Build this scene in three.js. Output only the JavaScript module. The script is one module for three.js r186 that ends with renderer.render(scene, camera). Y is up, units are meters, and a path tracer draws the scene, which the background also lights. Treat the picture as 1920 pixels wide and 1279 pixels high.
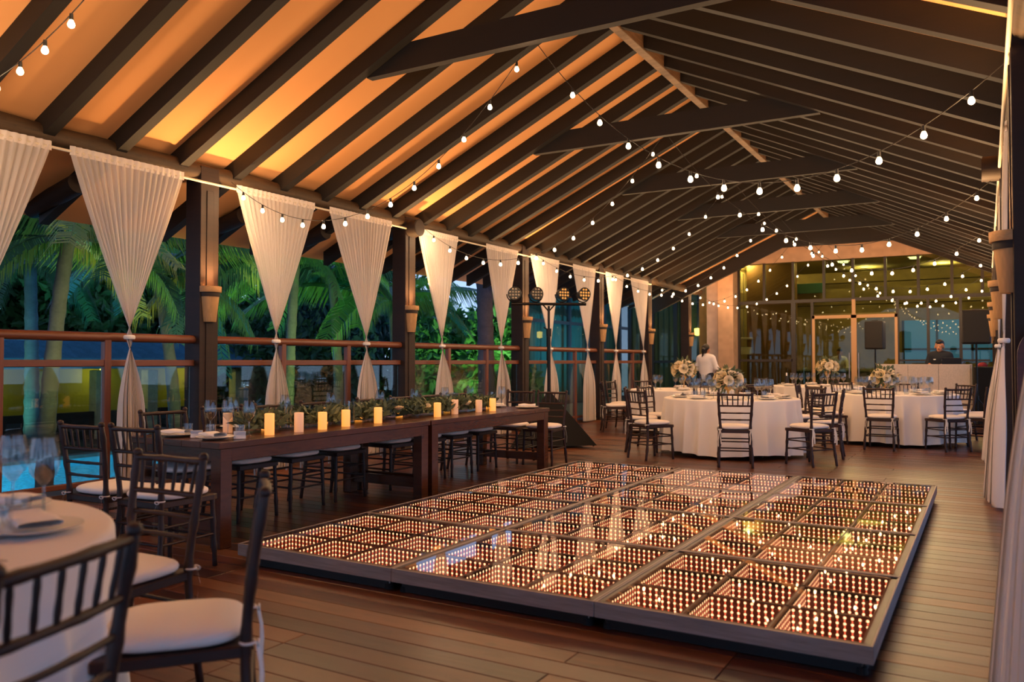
import * as THREE from 'three';
import { mergeGeometries, mergeVertices } from 'three/addons/utils/BufferGeometryUtils.js';
import { RoundedBoxGeometry } from 'three/addons/geometries/RoundedBoxGeometry.js';
import { MarchingCubes } from 'three/addons/objects/MarchingCubes.js';

// ---------- camera, sky, exposure ----------
const scene = new THREE.Scene();
const camera = new THREE.PerspectiveCamera(45.64, 1920 / 1279, 0.05, 300);
camera.position.set(0, 1.27, 0);
camera.rotation.order = 'YXZ';
camera.rotation.set(THREE.MathUtils.degToRad(1.42), THREE.MathUtils.degToRad(30.3), 0);
camera.focus = 8; camera.userData.fStop = 2.2;
const renderer = new THREE.WebGLRenderer({ antialias: true });
renderer.toneMapping = THREE.LinearToneMapping;
renderer.toneMappingExposure = 1.0;
renderer.shadowMap.enabled = true;

const SKY = 0.85;
{ // dusk sky: pale at the horizon, blue above, the same all round
  const w = 64, h = 64, d = new Float32Array(w * h * 4);
  for (let j = 0; j < h; j++) {
    const e = Math.max(0, ((j + 0.5) / h - 0.5) * 2), t = Math.pow(1 - e, 5);
    const c = [0.10 + 0.74 * t, 0.22 + 0.98 * t, 0.62 + 1.2 * t];
    for (let i = 0; i < w; i++) { const o = (j * w + i) * 4; for (let k = 0; k < 3; k++) d[o + k] = c[k] * SKY; d[o + 3] = 1; }
  }
  const t = new THREE.DataTexture(d, w, h, THREE.RGBAFormat, THREE.FloatType);
  t.mapping = THREE.EquirectangularReflectionMapping; t.magFilter = THREE.LinearFilter; t.needsUpdate = true;
  scene.background = t; scene.environment = t;
}
// strengths of the lamps of the place
const BULB_I = 0.62, BULB_GLOW = 16, SCONCE_I = 32, CANDLE_I = 0.045;
const WARM = new THREE.Color().setRGB(1, 0.63, 0.33), AMBER = new THREE.Color().setRGB(1, 0.53, 0.2);

// ---------- helpers ----------
const V = (x, y, z) => new THREE.Vector3(x, y, z);
let seed = 11;
const R = () => { seed = (seed + 0x6d2b79f5) | 0; let t = Math.imul(seed ^ (seed >>> 15), 1 | seed); t = (t + Math.imul(t ^ (t >>> 7), 61 | t)) ^ t; return ((t ^ (t >>> 14)) >>> 0) / 4294967296; };
const rnd = (a, b) => a + (b - a) * R();
const TAU = Math.PI * 2, sin = Math.sin, cos = Math.cos;
const taken = {};
const numbered = (n) => { const k = taken[n] = (taken[n] ?? -1) + 1; return k ? `${n}_${String(k).padStart(3, '0')}` : n; };
function tag(o, label, category, group, kind) { if (label) o.userData.label = label; if (category) o.userData.category = category; if (group) o.userData.group = group; if (kind) o.userData.kind = kind; return o; }
function thing(name, label, category, pos = [0, 0, 0], turn = 0, group, kind) {
  const o = new THREE.Group(); o.name = numbered(name); scene.add(o);
  o.position.set(...pos); o.rotation.y = turn; return tag(o, label, category, group, kind);
}
function part(name, geo, mat, parent, label) {
  const m = new THREE.Mesh(Array.isArray(geo) ? merge(geo) : geo, mat); m.name = name; m.castShadow = m.receiveShadow = true;
  if (label) m.userData.label = label;
  parent.add(m); return m;
}
function single(name, geo, mat, label, category, pos = [0, 0, 0], turn = 0, group, kind) {
  const m = part(numbered(name), geo, mat, scene); m.position.set(...pos); m.rotation.y = turn; return tag(m, label, category, group, kind);
}
function copy(o, pos, turn, label, group) {
  const c = o.clone(); c.name = numbered(o.name.replace(/_\d{3}$/, '')); scene.add(c); c.position.set(...pos); c.rotation.set(0, turn, 0);
  c.userData = { ...o.userData }; if (label) c.userData.label = label; if (group) c.userData.group = group; return c;
}
const flat = (g) => (g.index ? g.toNonIndexed() : g);
function merge(list) {
  const l = list.map((g) => { g = flat(g); for (const k of Object.keys(g.attributes)) if (!['position', 'normal', 'uv'].includes(k)) g.deleteAttribute(k); return g; });
  return l.length === 1 ? l[0] : mergeGeometries(l);
}
function uvBox(g, s = 1, ou = 0, ov = 0) { // uv in metres from the facing axis
  g = flat(g); g.computeVertexNormals?.call; const p = g.attributes.position, n = g.attributes.normal, uv = new Float32Array(p.count * 2);
  for (let i = 0; i < p.count; i += 3) {
    let a = [0, 0, 0]; for (let k = 0; k < 3; k++) { a[0] += Math.abs(n.getX(i + k)); a[1] += Math.abs(n.getY(i + k)); a[2] += Math.abs(n.getZ(i + k)); }
    const m = a.indexOf(Math.max(...a));
    for (let k = i; k < i + 3; k++) { const x = p.getX(k), y = p.getY(k), z = p.getZ(k); uv[k * 2] = (m === 0 ? z : x) * s + ou; uv[k * 2 + 1] = (m === 1 ? z : y) * s + ov; }
  }
  g.setAttribute('uv', new THREE.BufferAttribute(uv, 2)); return g;
}
const box = (w, h, d, x = 0, y = 0, z = 0) => new THREE.BoxGeometry(w, h, d).translate(x, y, z);
const rbox = (w, h, d, r, x = 0, y = 0, z = 0, seg = 1) => new RoundedBoxGeometry(w, h, d, seg, Math.min(r, w / 2.01, h / 2.01, d / 2.01)).translate(x, y, z);
const cyl = (rt, rb, h, seg = 12, x = 0, y = 0, z = 0, open = false) => new THREE.CylinderGeometry(rt, rb, h, seg, 1, open).translate(x, y, z);
const ball = (r, x = 0, y = 0, z = 0, a = 10, b = 8) => new THREE.SphereGeometry(r, a, b).translate(x, y, z);
function rod(a, b, r, seg = 8, r2 = r) { // cylinder from a to b
  const A = V(...a), B = V(...b), d = B.clone().sub(A), L = d.length(), g = new THREE.CylinderGeometry(r2, r, L, seg, 1);
  g.translate(0, L / 2, 0); g.applyQuaternion(new THREE.Quaternion().setFromUnitVectors(V(0, 1, 0), d.normalize())); return g.translate(...a);
}
const lathe = (pts, seg = 20) => new THREE.LatheGeometry(pts.map(([r, y]) => new THREE.Vector2(r, y)), seg);
function sweep(pts, rad, seg = 8) { // tube through points with its own radius at each
  const P = [], I = [], n = pts.length, v = pts.map((p) => V(...p)); let ref = V(0, 0, 1);
  for (let i = 0; i < n; i++) {
    const t = v[Math.min(i + 1, n - 1)].clone().sub(v[Math.max(i - 1, 0)]).normalize();
    if (Math.abs(t.dot(ref)) > 0.95) ref = V(1, 0, 0);
    const u = ref.clone().cross(t).normalize(), w = t.clone().cross(u), r = typeof rad === 'number' ? rad : rad[i];
    for (let k = 0; k < seg; k++) { const a = (k / seg) * TAU, q = v[i].clone().addScaledVector(u, cos(a) * r).addScaledVector(w, sin(a) * r); P.push(q.x, q.y, q.z); }
  }
  for (let i = 0; i < n - 1; i++) for (let k = 0; k < seg; k++) { const a = i * seg + k, b = i * seg + (k + 1) % seg; I.push(a, b, a + seg, b, b + seg, a + seg); }
  const c0 = P.length / 3; P.push(...pts[0], ...pts[n - 1]);
  for (let k = 0; k < seg; k++) { I.push(c0, (k + 1) % seg, k); I.push(c0 + 1, (n - 1) * seg + k, (n - 1) * seg + (k + 1) % seg); }
  const g = new THREE.BufferGeometry(); g.setAttribute('position', new THREE.Float32BufferAttribute(P, 3)); g.setIndex(I);
  g.setAttribute('uv', new THREE.Float32BufferAttribute(new Float32Array(P.length / 3 * 2), 2)); g.computeVertexNormals(); return g;
}
function surface(nu, nv, f, closed = false) { // grid surface, f(u, v) -> [x, y, z]
  const P = [], U = [], I = [];
  for (let j = 0; j <= nv; j++) for (let i = 0; i <= nu; i++) { P.push(...f(i / nu, j / nv)); U.push(i / nu, j / nv); }
  for (let j = 0; j < nv; j++) for (let i = 0; i < nu; i++) { const a = j * (nu + 1) + i, b = a + 1, c = a + nu + 1, d = c + 1; I.push(a, c, b, b, c, d); }
  const g = new THREE.BufferGeometry(); g.setAttribute('position', new THREE.Float32BufferAttribute(P, 3)); g.setAttribute('uv', new THREE.Float32BufferAttribute(U, 2)); g.setIndex(I); g.computeVertexNormals(); return g;
}
// ---------- textures ----------
function hash2(x, y) { let h = Math.imul(x, 374761393) + Math.imul(y, 668265263); h = Math.imul(h ^ (h >>> 13), 1274126177); return ((h ^ (h >>> 16)) >>> 0) / 4294967296; }
function noise(x, y, px, py) { // value noise that repeats after px, py cells
  const xi = Math.floor(x), yi = Math.floor(y), fx = x - xi, fy = y - yi, s = (t) => t * t * (3 - 2 * t), m = (a, b) => ((a % b) + b) % b;
  const a = hash2(m(xi, px), m(yi, py)), b = hash2(m(xi + 1, px), m(yi, py)), c = hash2(m(xi, px), m(yi + 1, py)), d = hash2(m(xi + 1, px), m(yi + 1, py));
  const u = s(fx), v = s(fy); return a + (b - a) * u + (c - a) * v + (a - b - c + d) * u * v;
}
function tex(w, h, f, srgb = true) {
  const d = new Uint8Array(w * h * 4);
  for (let j = 0; j < h; j++) for (let i = 0; i < w; i++) { const c = f(i / w, j / h), o = (j * w + i) * 4; for (let k = 0; k < 3; k++) d[o + k] = Math.max(0, Math.min(255, (c.length ? c[k] : c) * 255)); d[o + 3] = 255; }
  const t = new THREE.DataTexture(d, w, h); t.wrapS = t.wrapT = THREE.RepeatWrapping; t.magFilter = THREE.LinearFilter; t.minFilter = THREE.LinearMipmapLinearFilter; t.generateMipmaps = true;
  if (srgb) t.colorSpace = THREE.SRGBColorSpace; t.needsUpdate = true; return t;
}
const grainF = (u, v) => { // wood grain running along u
  const w = noise(u * 4, v * 6, 4, 6) * 0.6, a = noise(u * 6, v * 60 + w * 6, 6, 1e6), b = noise(u * 16, v * 128, 16, 128), c = noise(u * 3, v * 8, 3, 8);
  return 0.72 + 0.16 * a + 0.10 * b + 0.16 * c - (noise(u * 24, v * 40 + 7, 24, 1e6) > 0.86 ? 0.08 : 0);
};
const grainT = tex(512, 256, grainF), grainB = tex(512, 256, grainF, false);
const blotF = (u, v) => 0.80 + 0.12 * noise(u * 8, v * 8, 8, 8) + 0.08 * noise(u * 32, v * 32, 32, 32);
const blotT = tex(256, 256, blotF), blotB = tex(256, 256, blotF, false);
const weaveF = (u, v) => 0.86 + 0.05 * sin(u * TAU * 64) * sin(v * TAU * 64) + 0.08 * noise(u * 64, v * 64, 64, 64);
const weaveT = tex(256, 256, weaveF), weaveB = tex(256, 256, weaveF, false);
const rep = (t, a, b = a) => { const c = t.clone(); c.repeat.set(a, b); c.needsUpdate = true; return c; };
const S = (o) => new THREE.MeshStandardMaterial(o), P = (o) => new THREE.MeshPhysicalMaterial(o);
const wood = (color, roughness, o = {}) => S({ color, roughness, map: grainT, bumpMap: grainB, bumpScale: 0.0015, ...o });
const M = {
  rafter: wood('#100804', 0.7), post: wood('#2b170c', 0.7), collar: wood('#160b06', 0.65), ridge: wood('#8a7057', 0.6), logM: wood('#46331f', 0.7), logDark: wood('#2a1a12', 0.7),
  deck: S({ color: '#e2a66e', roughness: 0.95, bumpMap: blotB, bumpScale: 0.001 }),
  rail: S({ color: '#7d4428', roughness: 0.42, map: blotT }), rodM: S({ color: '#d9cdb8', roughness: 0.5 }),
  pot: S({ color: '#c79a68', roughness: 0.85, map: blotT, bumpMap: blotB, bumpScale: 0.002 }), band: S({ color: '#24150e', roughness: 0.7 }),
  chair: wood('#301309', 0.5), table: wood('#52290f', 0.26), cushion: S({ color: '#efe6de', roughness: 0.95, bumpMap: weaveB, bumpScale: 0.0006 }), ribbon: S({ color: '#e8e2dc', roughness: 0.8, side: THREE.DoubleSide }),
  cloth: S({ color: '#efe8e2', roughness: 0.95, bumpMap: weaveB, bumpScale: 0.0005, side: THREE.DoubleSide }),
  sheer: P({ color: '#f4e9e0', roughness: 0.95, transmission: 0.3, thickness: 0, transparent: true, opacity: 0.66, side: THREE.DoubleSide }),
  sheerHem: P({ color: '#f4e9e0', roughness: 0.95, transmission: 0.3, thickness: 0, side: THREE.DoubleSide }),
  glass: P({ color: '#eaf0f3', roughness: 0.0, transmission: 1, thickness: 0, ior: 2.0, side: THREE.DoubleSide }),
  pane: P({ color: '#e6efe6', roughness: 0.0, transmission: 1, thickness: 0, ior: 1.55 }),
  facadePane: P({ color: '#d6dcc4', roughness: 0.0, transmission: 1, thickness: 0, ior: 1.42 }),
  floorPane: P({ color: '#f6e6de', roughness: 0.02, transmission: 1, thickness: 0, ior: 1.38 }),
  china: S({ color: '#f1ece6', roughness: 0.25 }), napkin: S({ color: '#f1eae4', roughness: 0.95, bumpMap: weaveB, bumpScale: 0.0005 }), steel: S({ color: '#b9b2a8', roughness: 0.3, metalness: 1 }), card: S({ color: '#f2eee8', roughness: 0.8 }),
  wax: S({ color: '#f3d9a8', roughness: 0.6, emissive: '#ff9a2e', emissiveIntensity: 0.95 }), waxPale: S({ color: '#f2dcc6', roughness: 0.6, emissive: '#ff9a4a', emissiveIntensity: 0.35 }),
  black: S({ color: '#0c0b0b', roughness: 0.5 }), blackCloth: S({ color: '#0d0c0d', roughness: 0.95, side: THREE.DoubleSide }), blackMetal: S({ color: '#15120f', roughness: 0.35, metalness: 0.6 }),
  alu: S({ color: '#a89a93', roughness: 0.55, metalness: 0.25, map: blotT }), darkTrim: S({ color: '#3d2c24', roughness: 0.4, metalness: 0.3 }), rubber: S({ color: '#0b0b0c', roughness: 0.8 }),
  wellWall: S({ color: '#6b2415', roughness: 0.5 }), wellFloor: S({ color: '#3a1510', roughness: 0.35, metalness: 0.4 }),
  led: S({ color: '#ffd9b0', roughness: 0.5, emissive: new THREE.Color().setRGB(1, 0.66, 0.36), emissiveIntensity: 5 }), ledRed: S({ color: '#c04030', roughness: 0.5, emissive: new THREE.Color().setRGB(1, 0.14, 0.07), emissiveIntensity: 2.4 }),
  bulb: S({ color: '#ffe2b8', roughness: 0.3, emissive: new THREE.Color().setRGB(1, 0.74, 0.42), emissiveIntensity: BULB_GLOW }), cord: S({ color: '#17130f', roughness: 0.7 }),
  gold: S({ color: '#c9a36a', roughness: 0.3, metalness: 0.9 }), goldPaint: S({ color: '#c79a6a', roughness: 0.45 }),
  skin: S({ color: '#b07a58', roughness: 0.6 }), hair: S({ color: '#120c0a', roughness: 0.5 }), whiteShirt: S({ color: '#e6e0e2', roughness: 0.9 }), navy: S({ color: '#0c1322', roughness: 0.8 }),
  leafDark: P({ color: '#2f5428', roughness: 0.6, transmission: 0.25, thickness: 0, side: THREE.DoubleSide }), leafMid: P({ color: '#4a7a33', roughness: 0.6, transmission: 0.3, thickness: 0, side: THREE.DoubleSide }),
  leafYellow: P({ color: '#94903c', roughness: 0.6, transmission: 0.3, thickness: 0, side: THREE.DoubleSide }), leafBlue: P({ color: '#2a5648', roughness: 0.6, transmission: 0.3, thickness: 0, side: THREE.DoubleSide }), leafBright: P({ color: '#4f8f3c', roughness: 0.6, transmission: 0.35, thickness: 0, side: THREE.DoubleSide }),
  bark: S({ color: '#5d5658', roughness: 0.9, map: blotT, bumpMap: blotB, bumpScale: 0.01 }), barkDark: S({ color: '#3a322b', roughness: 0.9, map: blotT }),
  garland: S({ color: '#667050', roughness: 0.75, side: THREE.DoubleSide }), petal: S({ color: '#f3e6cc', roughness: 0.7, side: THREE.DoubleSide }), petalCream: S({ color: '#ecd9a8', roughness: 0.7, side: THREE.DoubleSide }), petalBlush: S({ color: '#f0ddb4', roughness: 0.7, side: THREE.DoubleSide }),
};
// ---------- the setting ----------
const XL = -7.2, XR = 0.15, XC = -3.5, PW = 0.24;
const ZP = [1.05, -2.4, -5.87, -9.4, -12.82, -16.2, -19.15, -22.3], ZC = [0.5, -2.95, -6.45, -9.95, -13.1, -16.0, -18.8];
const deckY = (x) => 5.2 - 0.46 * Math.abs(x - XC);
function prism(poly, z0, z1) { // outline in x, y pushed from z0 to z1
  const s = new THREE.Shape(poly.map(([x, y]) => new THREE.Vector2(x, y)));
  return uvBox(new THREE.ExtrudeGeometry(s, { depth: Math.abs(z1 - z0), bevelEnabled: false }).translate(0, 0, Math.min(z0, z1)), 1);
}
const DF = { x0: -4.06, x1: -0.4, z0: -3.54, s: 1.22, top: 0.13 }; DF.z1 = DF.z0 - 4 * DF.s;

{ // ground of the garden, around the pool
  const POOL = [-18.5, -12.3, -16.4, -6.9];
  const g = [box(80, 0.2, 60, 0, 0, 0).translate(40 + POOL[1], -1.1, -20), box(60, 0.2, 60).translate(POOL[0] - 30, -1.1, -20), box(POOL[1] - POOL[0], 0.2, 30).translate((POOL[0] + POOL[1]) / 2, -1.1, POOL[3] + 15), box(POOL[1] - POOL[0], 0.2, 34).translate((POOL[0] + POOL[1]) / 2, -1.1, POOL[2] - 17)];
  const m = part('garden_ground', g.map((q) => uvBox(q, 0.4)), S({ color: '#2b3524', roughness: 1, map: blotT }), scene); tag(m, null, null, null, 'structure');
  const pool = thing('swimming_pool', 'turquoise lit swimming pool beyond the railing glass', 'pool', [0, 0, 0]);
  const [x0, x1, z0, z1] = POOL, cx = (x0 + x1) / 2, cz = (z0 + z1) / 2, tile = S({ color: '#7fd6e8', roughness: 0.5, map: blotT });
  part('basin', [box(x1 - x0, 0.1, z1 - z0, cx, -2.5, cz), box(0.1, 1.5, z1 - z0, x0, -1.75, cz), box(0.1, 1.5, z1 - z0, x1, -1.75, cz), box(x1 - x0, 1.5, 0.1, cx, -1.75, z0), box(x1 - x0, 1.5, 0.1, cx, -1.75, z1)].map((q) => uvBox(q, 0.5)), tile, pool);
  part('coping', [box(0.35, 0.08, z1 - z0 + 0.7, x0, -0.96, cz), box(0.35, 0.08, z1 - z0 + 0.7, x1, -0.96, cz), box(x1 - x0, 0.08, 0.35, cx, -0.96, z0), box(x1 - x0, 0.08, 0.35, cx, -0.96, z1)], S({ color: '#6a6660', roughness: 0.8 }), pool);
  const ripF = (u, v) => 0.5 + 0.25 * noise(u * 12, v * 12, 12, 12) + 0.25 * noise(u * 31, v * 31, 31, 31);
  const water = P({ color: '#c8f4ff', roughness: 0.02, transmission: 1, thickness: 0, ior: 1.33, bumpMap: rep(tex(256, 256, ripF, false), 3, 6), bumpScale: 0.02 });
  part('water', new THREE.PlaneGeometry(x1 - x0, z1 - z0).rotateX(-Math.PI / 2).translate(cx, -1.08, cz), water, pool);
  for (const [x, z] of [[-13.4, -8.2], [-17, -9.5], [-13.4, -12.4], [-17, -14.6]]) {
    const lm = part('pool_lamp', new THREE.CylinderGeometry(0.14, 0.14, 0.04, 16).translate(x, -2.35, z), S({ color: '#bfefff', emissive: '#6fdcff', emissiveIntensity: 4 }), pool);
    const l = new THREE.PointLight(new THREE.Color().setRGB(0.08, 0.62, 1), 13); l.position.set(x, -2.2, z); l.castShadow = true; l.shadow.radius = 4; l.name = 'pool_lamp'; pool.add(l);
  }
}

{ // floor: boards across the hall, 300 as parts, the far ones joined
  const floor = thing('floor', null, null, [0, 0, 0], 0, null, 'structure');
  const W = 0.138, pitch = 0.1405, T = 0.03;
  const tones = ['#5f3119', '#4c2512', '#6c3c1f', '#3f1e0f', '#572e18', '#734525'].map((c, i) => wood(c, 0.29 + 0.04 * (i % 3)));
  const cache = {};
  function board(L, v) { // bevelled on top
    const k = L.toFixed(2) + v; if (cache[k]) return cache[k];
    const a = L / 2 - 0.0015, b = W / 2, c = 0.003, y0 = -T, y1 = -c, rim = (s, y) => [[-a + s, y, -b + s], [a - s, y, -b + s], [a - s, y, b - s], [-a + s, y, b - s]];
    const lo = rim(0, y0), mid = rim(0, y1), top = rim(c, 0), p = [], q = (A, B, C, D) => p.push(...A, ...B, ...C, ...A, ...C, ...D);
    for (let i = 0; i < 4; i++) { const j = (i + 1) % 4; q(lo[j], lo[i], mid[i], mid[j]); q(mid[j], mid[i], top[i], top[j]); }
    q(top[3], top[2], top[1], top[0]); q(lo[0], lo[1], lo[2], lo[3]);
    const g = new THREE.BufferGeometry(); g.setAttribute('position', new THREE.Float32BufferAttribute(p, 3)); g.computeVertexNormals();
    return cache[k] = uvBox(g, 0.5, v * 0.37, v * 0.61);
  }
  const rows = [[3, 3, 2.4], [2.4, 3.6, 2.4], [1.8, 3.6, 3], [3.6, 3, 1.8], [3, 1.8, 3.6], [2.4, 2.4, 3.6], [1.2, 3.6, 3.6]], x0 = -7.55, far = [];
  const hole = [DF.x0 + 0.12, DF.x1 - 0.12, DF.z1 + 0.12, DF.z0 - 0.12];
  let n = 0;
  for (let z = 1.2, r = 0; z > -24; z -= pitch, r++) {
    const row = (z < hole[3] + 0.07 && z > hole[2] - 0.07) ? [[x0, hole[0]], [hole[1], 0.85]] : null, segs = row ?? [];
    if (!row) { let x = x0; for (const L of rows[Math.floor(R() * 7)]) { segs.push([x, x + L]); x += L; } }
    for (const [a, b] of segs) {
      const g = board(b - a, Math.floor(R() * 4)), mi = Math.floor(R() * 6);
      if (z < -0.6 && n < 300) { const m = part('plank', g, tones[mi], floor); m.position.set((a + b) / 2, 0, z); n++; }
      else far.push([mi, g.clone().translate((a + b) / 2, 0, z)]);
    }
  }
  tones.forEach((t, i) => { const l = far.filter((f) => f[0] === i).map((f) => f[1]); if (l.length) part('far_planks', l, t, floor).userData.kind = 'stuff'; });
  const under = S({ color: '#120b07', roughness: 1 }), y = -0.09, h = 0.1;
  part('subfloor', [box(8.4, h, 1.2 - hole[3] + 0.1, -3.35, y, (1.2 + hole[3]) / 2), box(8.4, h, hole[2] + 24, -3.35, y, (hole[2] - 24) / 2), box(hole[0] - x0, h, hole[3] - hole[2], (hole[0] + x0) / 2, y, (hole[3] + hole[2]) / 2), box(0.85 - hole[1], h, hole[3] - hole[2], (0.85 + hole[1]) / 2, y, (hole[3] + hole[2]) / 2)], under, floor);
  part('fascia', uvBox(box(0.06, 0.5, 25.4, -7.6, -0.28, -11.4)), M.post, floor);
  part('deck_edge', uvBox(box(0.3, 0.05, 25, -7.42, 0.026, -11.4)), wood('#5c3a26', 0.5), floor);
}

{ // roof: boards above rafters, ridge beam, collar ties
  const c = thing('ceiling', null, null, [0, 0, 0], 0, null, 'structure'), zA = 4.2, zB = -23.9;
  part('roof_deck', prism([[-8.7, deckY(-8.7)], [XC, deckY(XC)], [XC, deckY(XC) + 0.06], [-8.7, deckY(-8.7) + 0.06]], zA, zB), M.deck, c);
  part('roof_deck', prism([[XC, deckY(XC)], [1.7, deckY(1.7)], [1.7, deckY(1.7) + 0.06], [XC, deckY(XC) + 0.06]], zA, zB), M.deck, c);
  const rz = [];
  for (let i = 0; i < ZC.length - 1; i++) for (let k = 0; k < 5; k++) rz.push(ZC[i] + (ZC[i + 1] - ZC[i]) * k / 5);
  for (let k = 0; k < 5; k++) rz.push(-18.8 - 0.6 * k);
  for (let k = 1; k < 6; k++) rz.push(0.5 + 0.69 * k);
  const D = 0.2, w = 0.105, y0 = deckY;
  const gl = prism([[-8.5, y0(-8.5)], [XC, y0(XC)], [XC, y0(XC) - D], [-8.5, y0(-8.5) - D]], -w / 2, w / 2), gr = prism([[XC, y0(XC)], [1.5, y0(1.5)], [1.5, y0(1.5) - D], [XC, y0(XC) - D]], -w / 2, w / 2);
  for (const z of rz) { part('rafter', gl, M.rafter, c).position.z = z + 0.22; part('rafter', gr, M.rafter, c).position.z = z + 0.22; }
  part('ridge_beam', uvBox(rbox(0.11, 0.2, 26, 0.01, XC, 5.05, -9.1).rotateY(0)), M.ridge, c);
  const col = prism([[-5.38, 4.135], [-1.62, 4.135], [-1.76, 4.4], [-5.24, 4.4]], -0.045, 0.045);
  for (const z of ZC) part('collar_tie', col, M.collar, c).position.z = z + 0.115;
  // end frame
  part('end_frame', prism([[-8.6, deckY(-8.6)], [XC, deckY(XC)], [1.6, deckY(1.6)], [1.6, 2.7], [-1.97, 4.27], [-4.62, 4.27], [-8.6, 2.45]], -22.0, -22.12), M.collar, c);
}

// eave logs, curtain rods, posts and sconces
function post(x, z, side, label, log = true) {
  const p = thing('timber_post', label, 'post', [x, 0, z], 0, null, 'structure');
  part('shaft', uvBox(rbox(PW, 3.36, PW, 0.008, 0, 1.68, 0)), M.post, p);
  part('groove_strip', uvBox(rbox(0.012, 3.0, 0.09, 0.004, -side * (PW / 2 + 0.005), 1.6, 0)), M.post, p);
  if (log) part('cross_log', [rod([side * 0.9, 3.16, 0], [-side * 0.28, 3.2, 0], 0.125, 18), rod([-side * 0.28, 3.2, 0], [-side * 0.285, 3.2, 0], 0.11, 18)].map((q) => uvBox(q)), M.logDark, p);
}
function sconce(x, z, side, label) {
  const s = thing('pot_sconce', label, 'wall lamp', [x, 1.69, z], side > 0 ? 0 : Math.PI, 'pot sconces on the posts');
  const half = (pts) => new THREE.LatheGeometry(pts.map(([r, y]) => new THREE.Vector2(r, y)), 14, 0, Math.PI); // half round, back on the post
  part('pot', half([[0.001, 0.0], [0.072, 0.0], [0.102, 0.27], [0.094, 0.27], [0.066, 0.012], [0.001, 0.012]]), M.pot, s);
  part('rim', half([[0.107, 0.318], [0.124, 0.318], [0.126, 0.38], [0.108, 0.38], [0.107, 0.318]]), M.pot, s);
  part('collar', half([[0.098, 0.27], [0.108, 0.27], [0.108, 0.318], [0.098, 0.318], [0.098, 0.27]]), M.band, s);
  part('lamp', ball(0.03, 0.045, 0.26, 0), S({ color: '#ffd8a0', emissive: AMBER, emissiveIntensity: 8 }), s);
  const l = new THREE.SpotLight(AMBER, SCONCE_I, 0, 1.2, 0.7, 2); l.position.set(0.085, 0.34, 0); l.target.position.set(1.9, 3, 0); l.castShadow = true; l.shadow.radius = 2; l.name = 'sconce_lamp'; s.add(l, l.target);
}
// LatheGeometry starts at +z and sweeps through +x: the round side faces +x
const ord = ['', '', 'nearest', 'second', 'third', 'fourth', 'fifth', 'sixth'];
ZP.forEach((z, i) => {
  post(XL - PW / 2, z, -1, i < 2 ? `dark square timber post of the railing side, ${i ? 'just outside' : 'behind'} the view` : `dark square timber post, ${ord[i]} in view along the railing`, i === 3);
  if (i === 1) z = -1.1;
  post(XR + PW / 2, z, 1, i < 2 ? `dark square timber post of the right side, ${i ? 'just outside' : 'behind'} the view` : `dark square timber post, ${ord[i]} along the right edge beside white drapes`, i === 3);
  sconce(XL, z, 1, i < 2 ? `terracotta half-pot sconce on the railing side, ${i ? 'just outside' : 'behind'} the view` : `terracotta half-pot sconce on the ${ord[i]} post along the railing`);
  sconce(XR, z, -1, i < 2 ? `terracotta half-pot sconce on the right side, ${i ? 'just outside' : 'behind'} the view` : `terracotta half-pot sconce on the ${ord[i]} post at the right edge`);
});
for (const [side, x, nm] of [[-1, XL - 0.1, 'left'], [1, XR + 0.1, 'right']]) {
  const b = thing('wall_' + nm, null, null, [0, 0, 0], 0, null, 'structure');
  const pts = [], rad = []; for (let k = 0; k <= 60; k++) { pts.push([x + 0.006 * sin(k * 1.7), 3.31 + 0.006 * cos(k * 2.3), 3.5 - 27 * k / 60]); rad.push(0.1 + 0.008 * sin(k * 2.9)); }
  part('eave_log', uvBox(sweep(pts, rad, 14)), M.logM, b);
  part('curtain_rod', rod([x - side * 0.11, 3.185, 3], [x - side * 0.11, 3.185, -19.2], 0.014, 8), M.rodM, b);
  for (const z of side < 0 ? [-4.76, -6.85, -8.28, -10.9, -14.4, -17.6, -20.8] : [-4.2, -7.7, -11.1]) part('log_stub', uvBox(rod([x + side * 1.3, 2.86, z], [x + side * 0.5, 3.04, z], 0.1, 14)), M.logDark, b);
}

// railing, one run to each bay, with glass below the second rail
const railPosts = [[0.2, -0.9], [-3.77, -4.76], [-7.02, -8.17], [-10.5, -11.62], [-13.96, -15.05], [-17.2, -18.2], [-20.2, -21.2]];
for (let i = 0; i < 6; i++) {
  const za = ZP[i] - PW / 2, zb = ZP[i + 1] + PW / 2, x = XL - 0.1, L = za - zb, zm = (za + zb) / 2;
  const r = thing('railing', ['railing run behind the view', 'brown railing run left of the nearest timber post', 'brown railing run between nearest and second timber posts', 'brown railing run between second and third timber posts', 'brown railing run between third and fourth timber posts', 'brown railing run between fourth and fifth timber posts'][i], 'railing', [x, 0, zm]);
  part('top_rail', rod([0, 1.5, -L / 2], [0, 1.5, L / 2], 0.045, 14), M.rail, r);
  part('second_rail', rbox(0.05, 0.065, L, 0.008, 0, 1.25, 0), M.rail, r);
  part('bottom_rail', rbox(0.05, 0.05, L, 0.008, 0, 0.12, 0), M.rail, r);
  const ps = [za, ...railPosts[i], zb];
  for (const z of railPosts[i]) part('baluster', rbox(0.07, 1.48, 0.07, 0.008, 0, 0.74, z - zm), M.rail, r);
  for (let k = 0; k < 3; k++) part('glass_panel', box(0.01, 1.06, Math.abs(ps[k] - ps[k + 1]) - 0.09, 0, 0.68, (ps[k] + ps[k + 1]) / 2 - zm), M.pane, r);
}

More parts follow.
